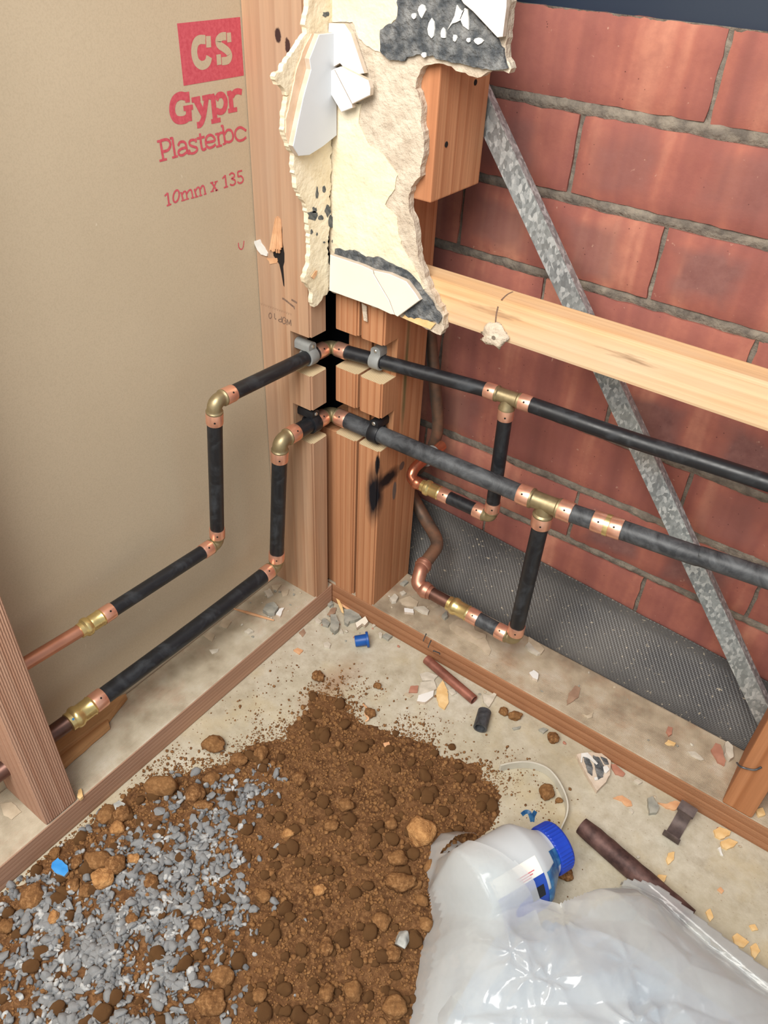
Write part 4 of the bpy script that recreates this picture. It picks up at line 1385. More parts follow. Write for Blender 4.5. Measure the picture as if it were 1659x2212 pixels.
def merged(name, protos, pos, sizes, mat, label, cat):
    """many tiny pieces that cannot be picked apart, as one mesh"""
    V, Fc, n0 = [], [], 0
    which = rng.integers(0, len(protos), len(pos))
    Rm = rot_mats(len(pos))
    for k, pm in enumerate(protos):
        vv = np.empty(len(pm.vertices) * 3)
        pm.vertices.foreach_get('co', vv)
        vv = vv.reshape(-1, 3)
        ff = np.array([p.vertices[:] for p in pm.polygons])
        ids = np.where(which == k)[0]
        if not len(ids):
            continue
        P = np.einsum('nij,vj->nvi', Rm[ids], vv) * sizes[ids][:, None, None] + pos[ids][:, None, :]
        V.append(P.reshape(-1, 3))
        Fc.append((ff[None] + (np.arange(len(ids)) * len(vv))[:, None, None]).reshape(-1, 3) + n0)
        n0 += P.shape[0] * P.shape[1]
    me = np_mesh(name, np.vstack(V), np.vstack(Fc))
    o = link(name, me, mat)
    return tag(o, label, cat, kind='stuff')


g_protos = [rock_mesh('gravel_shape', 100 + i, 2, (1.0, random.uniform(.5, .75), random.uniform(.4, .6)), 0.2, True) for i in range(8)]
c_protos = [rock_mesh('clod_shape', 200 + i, 2, (1.0, random.uniform(.75, 1), random.uniform(.65, .9)), 0.3) for i in range(8)]
crumb_protos = [rock_mesh('crumb_shape', 300 + i, 1, (1, .9, .8), 0.3) for i in range(5)]

# a few thousand gravel pieces; the largest in view stand alone
gp = scatter(4300, lambda x, y: gdens(x, y) * (0.22 + 0.78 * (fbm(x, y, 40, 9) > 0.46)))
gs = rng.gamma(6, 0.00072, len(gp)).clip(0.002, 0.0085)
gh, gsd = soil_h(gp[:, 0], gp[:, 1])
ok = gsd > -0.006
gp, gs, gh = gp[ok], gs[ok], np.maximum(gh[ok], 0)
g3 = np.column_stack([gp, gh + gs * 0.30])
dist = np.linalg.norm(g3 - CAM, axis=1)


def in_view(P):
    q = (P - CAM) @ ROT.T
    u, v = q[:, 0] / q[:, 2] * F_PX + CX, q[:, 1] / q[:, 2] * F_PX + CY
    return (u > -10) & (u < 1669) & (v > 0) & (v < 2222) & ~((u > 900) & (v > 1800))


big = np.argsort(-(gs / dist) * in_view(g3))[:300]
rest = np.setdiff1d(np.arange(len(g3)), big)
merged('fine_gravel', g_protos, g3[rest], gs[rest], 'gravel', 'blue grey gravel scattered through the brown soil', 'gravel')


def singles(ids, P, Sz, protos, name, mat, label, cat, group):
    for pm in protos:
        if not pm.materials:
            pm.materials.append(M[mat])
    for n, i in enumerate(ids):
        o = bpy.data.objects.new(name, protos[n % len(protos)])
        COL.objects.link(o)
        o.location = P[i]
        o.scale = (Sz[i],) * 3
        o.rotation_euler = (random.uniform(-.5, .5), random.uniform(-.5, .5), random.uniform(0, 6.28))
        tag(o, label, cat, group)


singles(big, g3, gs, [p.copy() for p in g_protos], 'gravel_stone', 'gravel', 'small blue grey gravel stone lying in the brown soil', 'stone', 'gravel stones in the soil')

# clods
cp_ = scatter(15000, lambda x, y: np.clip((poly_sd(x, y, soil_poly) + 0.012) / 0.03, 0, 1) * (1 - 0.75 * gdens(x, y)))
cs = (rng.pareto(2.5, len(cp_)) * 0.0011 + 0.0009).clip(0.0009, 0.0085)
ch, _ = soil_h(cp_[:, 0], cp_[:, 1])
c3 = np.column_stack([cp_, np.maximum(ch, 0) + cs * 0.25])
dist = np.linalg.norm(c3 - CAM, axis=1)
bigc = np.argsort(-(cs / dist) * in_view(c3))[:260]
restc = np.setdiff1d(np.arange(len(c3)), bigc)
merged('soil_crumbs', c_protos[:4] + crumb_protos, c3[restc], cs[restc], 'clod', 'small crumbs of brown soil covering the heap', 'soil')
singles(bigc, c3, cs, [p.copy() for p in c_protos], 'soil_clod', 'clod', 'small rounded clod of brown soil on the heap', 'clod', 'small soil clods')

# loose grains over the concrete round the heap
sp_ = scatter(15000, lambda x, y: np.exp(-np.maximum(-poly_sd(x, y, soil_poly), 0) / 0.022) * (poly_sd(x, y, soil_poly) < 0.012) * (0.15 + 0.85 * (fbm(x, y, 26, 11) > 0.46)), x1=0.62)
ss = rng.gamma(2.0, 0.00035, len(sp_)).clip(0.0003, 0.0024)
s3 = np.column_stack([sp_, ss * 0.5])
merged('soil_grains', crumb_protos, s3, ss, 'clod', 'fine brown soil grains sprinkled over the concrete', 'soil')

# the large clods, one by one: (photo point, half width in photo pixels, aspect, label)
CL = [((352, 1697), 35, (1, .62, .62), 'largest long flat clod near the left bottom plate', 'clod'),
      ((421, 1716), 26, (.75, 1, .6), 'pointed brown clod right of the largest long clod', 'clod'),
      ((457, 1681), 17, (1, .9, .8), 'cube-like clod above the pointed clod', 'clod'),
      ((441, 1740), 20, (1, .5, .5), 'flat clod at the foot of the pointed clod', 'clod'),
      ((461, 1607), 24, (1, .75, .6), 'reddish clod alone on the concrete near the left plate', 'clod'),
      ((565, 1628), 17, (.9, 1, .8), 'square dark clod at the upper left rim of the heap', 'clod'),
      ((517, 1640), 18, (1, .8, .6), 'rounded clod at the upper left rim of the heap beside the square one', 'clod'),
      ((230, 1762), 21, (1, 1, .8), 'round clod by the left plate below the white stone chip', 'clod'),
      ((262, 1758), 19, (1, .9, .8), 'second round clod by the left plate below the white stone chip', 'clod'),
      ((255, 1790), 16, (1, .9, .8), 'olive clod below the pair of round clods', 'clod_tan'),
      ((210, 1858), 28, (1, .7, .6), 'long ridge-like clod right of the blue tile chip', 'clod'),
      ((248, 1868), 23, (1, .95, .8), 'round clod at the end of the ridge-like clod', 'clod'),
      ((222, 1896), 24, (1, .8, .65), 'pale crusted clod below the ridge-like clod', 'clod_tan'),
      ((165, 1862), 15, (.8, 1, .8), 'upright clod directly right of the blue tile chip', 'clod'),
      ((118, 1843), 12, (1, 1, .8), 'small round clod above the blue tile chip', 'clod'),
      ((157, 1913), 15, (1, .9, .8), 'round clod below the blue tile chip', 'clod'),
      ((185, 1925), 14, (1, 1, .8), 'clod beside the pale crusted clod', 'clod'),
      ((68, 1935), 27, (.9, 1, .7), 'rough clod near the left frame edge below the plate', 'clod'),
      ((116, 1980), 15, (.7, 1, .7), 'tan clod among the gravel at the left', 'clod_tan'),
      ((12, 2000), 18, (.8, 1, .8), 'clod cut by the left frame edge', 'clod'),
      ((288, 1855), 13, (1, .9, .8), 'tan clod at the rim of the grey gravel', 'clod_tan'),
      ((325, 1905), 17, (.9, 1, .8), 'clod standing in the middle of the gravel', 'clod'),
      ((430, 1995), 14, (.9, 1, .8), 'rounded clod at the right rim of the gravel', 'clod'),
      ((285, 1985), 13, (.9, 1, .8), 'dark clod in the gravel centre', 'clod'),
      ((480, 2110), 24, (1, .85, .7), 'big clod near the lower frame edge left of centre', 'clod'),
      ((455, 2165), 30, (1, .8, .6), 'crumbling clod at the bottom below the big clod', 'clod'),
      ((560, 2150), 17, (1, .9, .8), 'round clod near the bottom between two gravel patches', 'clod'),
      ((648, 1680), 17, (1, .9, .7), 'flat topped clod in the upper middle of the heap', 'clod'),
      ((747, 1738), 16, (1, .9, .8), 'dark clod in a hollow at the heap middle', 'clod'),
      ((716, 1782), 16, (1, .8, .7), 'oval clod in the middle of the heap', 'clod'),
      ((912, 1797), 31, (1, .95, .8), 'largest golden clod against the plastic bag', 'clod_tan'),
      ((845, 1780), 14, (1, .9, .8), 'round clod left of the golden clod', 'clod'),
      ((860, 1855), 22, (1, .7, .7), 'dark clod below the golden clod beside the bag', 'clod'),
      ((865, 1905), 30, (1, .6, .5), 'wide flat clod beside the bag', 'clod'),
      ((825, 1990), 19, (1, 1, .8), 'round clod left of the grey rock', 'clod'),
      ((705, 2045), 17, (.9, 1, .8), 'rounded clod in the lower heap centre', 'clod'),
      ((850, 2060), 17, (1, 1, .8), 'clod under the grey rock', 'clod'),
      ((705, 2145), 20, (.8, 1, .8), 'tall oval clod near the bottom edge', 'clod'),
      ((762, 2140), 20, (1, 1, .8), 'paired clod near the bottom edge', 'clod'),
      ((855, 2175), 25, (1, .9, .7), 'dark clod at the bottom beside the bag', 'clod'),
      ((690, 1922), 15, (1, .75, .7), 'golden pebble-like clod in the heap centre', 'clod_tan'),
      ((570, 1935), 16, (1, .9, .7), 'rounded clod right of the gravel field', 'clod'),
      ((622, 1800), 13, (1, .8, .7), 'tan pebble-like clod at the middle left of the heap', 'clod_tan'),
      ((688, 1460), 14, (1, .9, .75), 'brown clod alone on the concrete below the blue cap', 'clod'),
      ((815, 1482), 8, (1, 1, .8), 'small reddish clod on the concrete right of the lone clod', 'clod'),
      ((800, 1540), 13, (1, .9, .8), 'round clod beside the thin wood peel', 'clod'),
      ((1180, 1710), 18, (.9, 1, .6), 'flat brown clod inside the plastic hoop', 'clod'),
      ((1208, 1729), 8, (1, .7, .7), 'small clod next to the inner side of the plastic hoop', 'clod'),
      ((1195, 1594), 13, (1, 1, .8), 'round clod near the right bottom plate', 'clod'),
      ((1112, 1546), 15, (1, .6, .7), 'twin clod right of the black pipe offcut', 'clod'),
      ((1088, 1537), 10, (1, .9, .8), 'small clod right of the black pipe offcut', 'clod'),
      ((1222, 1888), 16, (1, .9, .8), 'brown clod under the blue jar lid', 'clod')]
for k, ((u, v), hw, sq, lab, mt) in enumerate(CL):
    p = fl(u, v, 0.008)
    hgt, sdv = soil_h(np.array([p.x]), np.array([p.y]))
    dd = (p - Vector(CAM)).dot(Vector(ROT[2]))
    rr = hw / F_PX * dd
    base = max(0.0, float(hgt[0]))
    p = fl(u, v, base + rr * 0.55)
    me = rock_mesh('soil_clod', 400 + k, 3, (rr * 1.0 * sq[0], rr * 1.0 * sq[1], rr * sq[2]), 0.26)
    o = link('soil_clod', me, mt, None, p)
    ang = math.atan2(ROT[0][1], ROT[0][0])
    o.rotation_euler = (0, 0, ang)
    tag(o, lab, 'clod')


def chip_at(name, pts, base, s, z, th, mat, label, cat, tilt=0.0, jitter=0.0004, group=None, axis='z', val=None, seed=1, side=None):
    """flat irregular fragment traced on the surface it lies on"""
    P = zpoly(pts, base, s, 'z', z + th)
    o = extrude_poly(name, P, (0, 0, -th), mat, None, 0.0, jitter, 0.0025 if jitter else 0, seed, side)
    if tilt:
        o.rotation_euler = (tilt, tilt * 0.6, 0)
        o.location.z += abs(tilt) * 0.006
    return tag(o, label, cat, group)


# grey rock and blue tile chip on the heap
p = fl(866, 2030, 0.018)
o = link('grey_rock', rock_mesh('grey_rock', 77, 3, (0.0075, 0.0115, 0.008), 0.22, True), 'stone', None, p)
o.rotation_euler = (0.2, 0, 0.3)
tag(o, 'pale grey angular rock lying in the soil beside the bag', 'rock')
bz, bs = (0, 1500), 3.106
o = chip_at('tile_chip', [(345, 1165), (352, 1130), (392, 1100), (455, 1148), (460, 1185), (430, 1218), (380, 1200)], bz, bs, 0.014, 0.004, 'blue_glaze', 'blue glazed tile chip on the soil by the left plate', 'tile', 0.12, side='stone')
o = chip_at('stone_chip', [(760, 735), (800, 712), (842, 735), (815, 770), (780, 778)], bz, bs, 0.010, 0.004, 'stone', 'whitish stone chip on the soil by the left plate', 'chip', 0.1)

# ------------------------------------------------------------------ loose things on the slab
C1, D1 = (600, 1200), 5.53
for k, (pts, th, mt, lab) in enumerate([
        ([(580, 530), (640, 525), (665, 575), (625, 600), (590, 575)], 0.005, 'plaster_grey', 'small grey render chip closest to the inside corner'),
        ([(630, 700), (690, 700), (735, 800), (725, 870), (680, 905), (630, 860)], 0.008, 'plaster_grey', 'grey upright render lump in the corner debris'),
        ([(795, 640), (930, 640), (1000, 740), (920, 770), (860, 780), (830, 820), (795, 790)], 0.006, 'plaster_grey', 'largest grey render slab in the corner debris'),
        ([(590, 700), (640, 630), (700, 620), (690, 680), (620, 720)], 0.003, 'flake_brown', 'brown flake in the corner debris'),
        ([(440, 760), (480, 745), (525, 790), (500, 810), (450, 790)], 0.003, 'plaster', 'pale plaster chip in the corner debris by the left plate'),
        ([(525, 760), (560, 745), (625, 800), (600, 845), (540, 830)], 0.004, 'plaster_grey', 'rough grey chip left of the upright render lump'),
        ([(735, 920), (755, 870), (785, 920)], 0.003, 'plaster', 'tiny pointed plaster chip in front of the corner debris'),
        ([(1250, 960), (1290, 925), (1370, 960), (1320, 1005)], 0.004, 'plaster_grey', 'grey stone chip right of the blue cap'),
        ([(1200, 930), (1225, 910), (1250, 930), (1240, 980), (1210, 970)], 0.003, 'plaster', 'pale square chip right of the blue cap'),
        ([(545, 1040), (600, 1025), (635, 1060), (620, 1100), (555, 1095)], 0.003, 'plaster', 'flat pale chip on the slab left of the blue cap'),
        ([(250, 920), (310, 870), (335, 920), (295, 975)], 0.0006, 'flake_brown', 'thin brown flake by the left plate edge'),
        ([(1125, 830), (1150, 812), (1170, 835), (1145, 852)], 0.003, 'plaster', 'small pebble of plaster above the blue cap')]):
    chip_at('render_chip', pts, C1, D1, 0.0, th, mt, lab, 'chip', 0.0, 0.0005, seed=k)
o = chip_at('tile_chip', [(930, 805), (1045, 733), (1080, 790), (1040, 830), (1010, 810), (945, 858)], C1, D1, 0.002, 0.006, 'tile_warm', 'ivory tile chip among the corner debris', 'tile', 0.1, 0, side='bisque')
for k, (pts, lab) in enumerate([([(680, 480), (710, 500), (770, 600), (790, 680), (765, 670), (720, 580)], 'pale wood splinter stuck in the inside corner'), ([(720, 520), (760, 540), (800, 580), (905, 635), (830, 640), (760, 600)], 'orange wood shaving in the inside corner')]):
    chip_at('wood_shaving', pts, C1, D1, 0.008 - k * 0.003, 0.001, 'wood_peel' if k else 'wood_chip', lab, 'shaving', 0.15, 0)
random.seed(21)
for k in range(38):       # crumbs of plaster along the foot of the plates
    if k < 20:
        x, y, z = random.uniform(0.006, 0.075), -random.uniform(0.006, 0.05), 0
    else:
        x, y, z = random.uniform(0.05, 0.62), -random.uniform(0.003, 0.016), 0
    s_ = random.uniform(0.0014, 0.0034)
    o = link('plaster_crumb', rock_mesh('plaster_crumb', 600 + k, 1, (s_, s_ * .8, s_ * .55), 0.3, True), random.choice(['plaster', 'plaster_grey', 'flake', 'brick_chip']), None, (x, y, s_ * 0.4))
    tag(o, 'tiny crumb of plaster on the slab %s' % ('in the inside corner' if k < 20 else 'along the right bottom plate'), 'crumb', 'plaster crumbs on the slab %s' % ('in the corner' if k < 20 else 'by the right plate'))

# blue cap
cc = fl(782, 1383, 0.0085)
ax = Vector((0.72, 0.69, 0.12)).normalized()
cap = empty('end_plug', fl(787, 1392, 0.0), 'small blue plastic pipe plug lying on the slab near the corner', 'cap')
lathe('cap_body', cc - ax * 0.010, cc + ax, [(0, 0.0062), (0, 0.0076), (0.001, 0.0080), (0.016, 0.0082), (0.016, 0.006)], 'blue_plastic', cap, 24)
lathe('cap_flange', cc + ax * 0.006, cc + ax * 2, [(0, 0.0080), (0, 0.0110), (0.0006, 0.0113), (0.0030, 0.0113), (0.0036, 0.0108), (0.0036, 0.004)], 'blue_plastic', cap, 24)

# copper and black pipe offcuts
a_, b_ = fl(921, 1424, 0.0085), fl(1024, 1512, 0.0068)
o = sweep('copper_offcut', [a_.lerp(b_, i / 8) for i in range(9)], [0.0066] * 9, 'copper_offcut', None, 22, inner=0.84)
tag(o, 'short reddish copper pipe offcut beside the right bottom plate', 'pipe')
a_, b_ = fl(1047, 1537, 0.0092), fl(1037, 1573, 0.0088)
o = sweep('black_pipe_offcut', [a_.lerp(b_, i / 4) for i in range(5)], 0.0088, 'pex_dusty', None, 26, inner=0.74)
tag(o, 'short hollow black pipe offcut standing out on the slab', 'pipe')

E1_ = (600, 1200)
for k, (pts, th, mt, lab, cat) in enumerate([
        ([(725, 605), (770, 595), (820, 615), (800, 640), (740, 640)], 0.003, 'plaster', 'grey plaster chip touching the copper offcut', 'chip'),
        ([(730, 650), (800, 640), (815, 680), (760, 715), (720, 715)], 0.004, 'plaster', 'pale plaster chip between copper offcut and wood chip', 'chip'),
        ([(712, 745), (720, 715), (800, 690), (795, 720), (755, 750)], 0.005, 'tile', 'white tile chip left of the pale wood chip', 'tile'),
        ([(680, 668), (720, 665), (715, 700), (670, 700)], 0.002, 'brick_chip', 'pinkish chip left of the plaster chips', 'chip'),
        ([(645, 710), (660, 700), (695, 715), (680, 725)], 0.002, 'flake', 'thin flake left of the plaster chips', 'flake'),
        ([(815, 680), (845, 635), (870, 690), (875, 750), (855, 785), (825, 765), (810, 710)], 0.003, 'wood_chip', 'pale yellow wood chip under the copper offcut', 'wood chip'),
        ([(1050, 710), (1085, 715), (1125, 690), (1115, 720), (1080, 775), (1055, 750)], 0.004, 'plaster', 'folded grey plaster chip right of the copper offcut', 'chip'),
        ([(870, 690), (900, 680), (915, 705), (890, 715)], 0.002, 'plaster', 'small plaster chip right of the wood chip', 'chip'),
        ([(1200, 882), (1245, 872), (1240, 885), (1210, 892)], 0.002, 'plaster_grey', 'slim dark grey sliver near the right plate', 'chip'),
        ([(1335, 890), (1360, 880), (1385, 890), (1360, 908)], 0.003, 'plaster_grey', 'bluish gravel chip near the right plate', 'chip'),
        ([(80, 485), (100, 472), (130, 485), (110, 505)], 0.002, 'wood_peel', 'small orange flake on the slab near the left plate', 'flake'),
        ([(540, 960), (570, 952), (578, 975), (550, 982)], 0.002, 'wood_peel', 'peach coloured chip at the top rim of the heap', 'chip')]):
    zz = 0.008 if k == 11 else 0.0
    chip_at('slab_chip', pts, E1_, 2.37, zz, th, mt, lab, cat, 0.0, 0.0004, seed=20 + k, side='bisque' if mt == 'tile' else None)
o = sweep('wood_peel', catmull([fl(785, 1522, 0.001), fl(792, 1530, 0.005), fl(789, 1542, 0.002), fl(796, 1552, 0.004), fl(790, 1558, 0.001)], 5), 0.0014, 'wood_peel', None, 6)
tag(o, 'thin curled wood peel on the slab left of the round clod', 'shaving')

# plastic hoop: cut ring of off-white plastic standing on edge
hp = [(440, 290), (550, 262), (700, 243), (850, 255), (1000, 312), (1100, 402), (1180, 520), (1240, 660), (1262, 780), (1245, 900), (1195, 1015), (1160, 1085)]
rimp = catmull([at(1000 + x / 5.53, 1600 + y / 5.53, 'z', 0.0125) for x, y in hp], 5)
ctr = Vector((sum(p.x for p in rimp) / len(rimp), sum(p.y for p in rimp) / len(rimp), 0))
bm = bmesh.new()
rr = []
for p in rimp:
    q = Vector((p.x, p.y, 0))
    n_ = (q - ctr).normalized()
    inn = q - n_ * 0.0022
    rr.append([bm.verts.new((q.x, q.y, 0.0004)), bm.verts.new((q.x, q.y, 0.0125)), bm.verts.new((inn.x, inn.y, 0.0125)), bm.verts.new((inn.x, inn.y, 0.0004))])
for x, y in zip(rr, rr[1:]):
    for k in range(4):
        bm.faces.new((x[k], x[(k + 1) % 4], y[(k + 1) % 4], y[k]))
bm.faces.new(rr[0])
bm.faces.new(rr[-1])
me, c = from_bm(bm, 'plastic_hoop')
smooth(me, 40)
o = link('plastic_hoop', me, 'pvc', None, c)
tag(o, 'cut off-white plastic ring standing on edge behind the jar', 'ring')

# tile shard with dark adhesive
G1, H1 = (1200, 1350), 3.614
sh = empty('tile_shard', zpoly([(300, 1150)], G1, H1, 'z', 0)[0], 'tile shard with dark adhesive streaks by the right plate', 'tile')
extrude_poly('tile_body', zpoly([(165, 1012), (200, 1000), (280, 992), (360, 1002), (432, 1060), (425, 1170), (395, 1225), (325, 1295), (235, 1150)], G1, H1, 'z', 0.0065), (0, 0, -0.0062), 'bisque', sh, 0, 0.0004, 0.003)
for pp in ([(215, 1030), (255, 1025), (290, 1120), (285, 1180), (250, 1150), (230, 1080)], [(290, 1020), (340, 1040), (380, 1110), (370, 1190), (330, 1210), (310, 1130)], [(350, 1030), (400, 1050), (415, 1090), (385, 1090)]):
    extrude_poly('tile_adhesive', zpoly(pp, G1, H1, 'z', 0.0068), (0, 0, 0.0012), 'adhesive', sh, 0, 0.0005, 0.002)
for pp in ([(200, 1005), (250, 1000), (330, 1085), (320, 1095), (250, 1040), (215, 1030), (205, 1075), (195, 1075)], [(370, 1110), (400, 1100), (420, 1130), (395, 1160), (378, 1150)], [(300, 1195), (325, 1190), (330, 1210), (305, 1215)]):
    extrude_poly('adhesive_bit', zpoly(pp, G1, H1, 'z', 0.0075), (0, 0, 0.0012), 'white_bits', sh, 0, 0.0003, 0.002)

# rusty pipe going under the bag, with a torn end
a_, b_ = fl(1256, 1783, 0.013), fl(1490, 1985, 0.0125)
pts = [a_.lerp(b_, i / 15) for i in range(16)]
rp0, rp1 = a_, b_
o = sweep('rusty_pipe', pts, [0.0098, 0.0108] + [0.0112] * 14, 'rust', None, 22, inner=0.78, wob=0.03)
tag(o, 'rusty brown pipe lying on the slab, half under the plastic bag', 'pipe')

# rusted saddle clip
base = zpoly([(940, 1600)], G1, H1, 'z', 0)[0]
bm = bmesh.new()
dirv = (zpoly([(1000, 1420)], G1, H1, 'z', 0.012)[0] - zpoly([(870, 1640)], G1, H1, 'z', 0.008)[0])
dirv.z = 0
L = dirv.length
dirv.normalize()
wd_ = Vector((dirv.y, -dirv.x, 0)) * 0.0078
RC = 0.0145
prof = [(-1.30 * RC, 0.013), (-1.28 * RC, 0.004)]
prof += [(-1.15 * RC, 0.0012), (-0.7 * RC, 0.0008)] + [(RC * 0.9 * math.sin(math.radians(t)), 0.0008 + RC * (1 - math.cos(math.radians(t)))) for t in range(0, 111, 11)]
prof += [(RC * 1.0, 0.0205), (RC * 1.25, 0.0235), (RC * 1.6, 0.0225), (RC * 1.75, 0.018)]
rr = []
ctr_ = base
for q, (t, h) in enumerate(prof):
    t2_, h2_ = prof[min(q + 1, len(prof) - 1)]
    t1_, h1_ = prof[max(q - 1, 0)]
    nv_ = Vector((-(h2_ - h1_), t2_ - t1_)).normalized() * 0.0009
    row = []
    for sg in (-1, 1):
        row.append((base + dirv * (t + nv_.x * sg) + Vector((0, 0, h + 0.001 + nv_.y * sg))))
    wq = wd_ * (1.25 if h > 0.015 or t < -RC else 1.0)
    rr.append([bm.verts.new(row[0] + wq), bm.verts.new(row[1] + wq), bm.verts.new(row[1] - wq), bm.verts.new(row[0] - wq)])
for x, y in zip(rr, rr[1:]):
    for k in range(4):
        bm.faces.new((x[k], x[(k + 1) % 4], y[(k + 1) % 4], y[k]))
bm.faces.new(rr[0])
bm.faces.new(rr[-1])
me, c = from_bm(bm, 'saddle_clip')
smooth(me, 50)
o = link('saddle_clip', me, 'rust_clip', None, c)
tag(o, 'bent rusted metal saddle clip on the slab by the right plate', 'clip')

for k, (pts, th, mt, lab, cat) in enumerate([
        ([(450, 1350), (520, 1330), (590, 1375), (600, 1410), (560, 1415), (520, 1375)], 0.0015, 'wood_peel', 'pale orange wood shaving left of the grey stone chip', 'shaving'),
        ([(720, 1350), (760, 1335), (795, 1390), (810, 1420), (790, 1465), (735, 1470)], 0.005, 'plaster_grey', 'rough grey stone chip on the slab left of the rusted clip', 'chip'),
        ([(800, 1385), (870, 1395), (930, 1370), (1010, 1395), (1000, 1415), (930, 1445), (860, 1425)], 0.0022, 'wood_peel', 'long orange wood sliver above the rusted clip', 'shaving'),
        ([(1235, 1600), (1280, 1575), (1370, 1610), (1360, 1640), (1290, 1670), (1250, 1650)], 0.003, 'wood_chip', 'yellow wood chip cluster by the right plate, upper one', 'wood chip'),
        ([(1290, 1690), (1350, 1665), (1425, 1695), (1390, 1730), (1340, 1750), (1305, 1735)], 0.003, 'wood_chip', 'yellow wood chip cluster by the right plate, lower one', 'wood chip'),
        ([(1268, 1740), (1290, 1730), (1300, 1780), (1310, 1800), (1290, 1790)], 0.002, 'white_bits', 'thin white sliver below the yellow wood chips', 'chip'),
        ([(865, 1830), (880, 1780), (930, 1770), (925, 1830), (880, 1868)], 0.0025, 'wood_chip', 'oval yellow wood chip right of the rusty pipe', 'wood chip'),
        ([(785, 1990), (800, 1950), (870, 1955), (850, 2005), (810, 2010)], 0.003, 'wood_chip', 'yellow wood chip next to the end of the rusty pipe', 'wood chip'),
        ([(430, 1085), (470, 1085), (545, 1160), (530, 1180), (470, 1165), (440, 1120)], 0.002, 'brick_chip', 'pinkish brick flake beside the tile shard', 'chip'),
        ([(610, 1215), (640, 1200), (680, 1225), (650, 1240)], 0.003, 'plaster', 'pale chip on the slab beside the right plate', 'chip'),
        ([(570, 1440), (590, 1430), (612, 1455), (600, 1475)], 0.002, 'plaster', 'tiny white chip below the orange shaving', 'chip'),
        ([(1265, 2065), (1290, 2045), (1315, 2075), (1300, 2095)], 0.002, 'wood_peel', 'small orange chip on the slab above the bag', 'wood chip'),
        ([(630, 1805), (650, 1795), (660, 1815), (640, 1822)], 0.002, 'plaster', 'small pale chip right of the rusty pipe', 'chip')]):
    chip_at('floor_chip', pts, G1, H1, 0.0, th, mt, lab, cat, 0.0, 0.0006, seed=40 + k)
J1, Q1 = (860, 1500), 2.076
for k, (pts, lab) in enumerate([([(1380, 975), (1400, 960), (1415, 1000), (1400, 1018)], 'yellow wood chip on the slab right of the bag, uppermost'), ([(1500, 1085), (1520, 1070), (1575, 1110), (1550, 1135), (1510, 1125)], 'yellow wood chip on the slab right of the bag, middle'), ([(1580, 1130), (1605, 1115), (1625, 1150), (1600, 1185), (1585, 1165)], 'yellow wood chip on the slab right of the bag, lowest'), ([(1575, 1035), (1600, 1030), (1615, 1055), (1590, 1060)], 'flat tan wood chip between the yellow chips right of the bag')]):
    chip_at('floor_chip', pts, J1, Q1, 0.0, 0.002, 'wood_chip', lab, 'wood chip', 0.0, 0.0005, seed=70 + k)

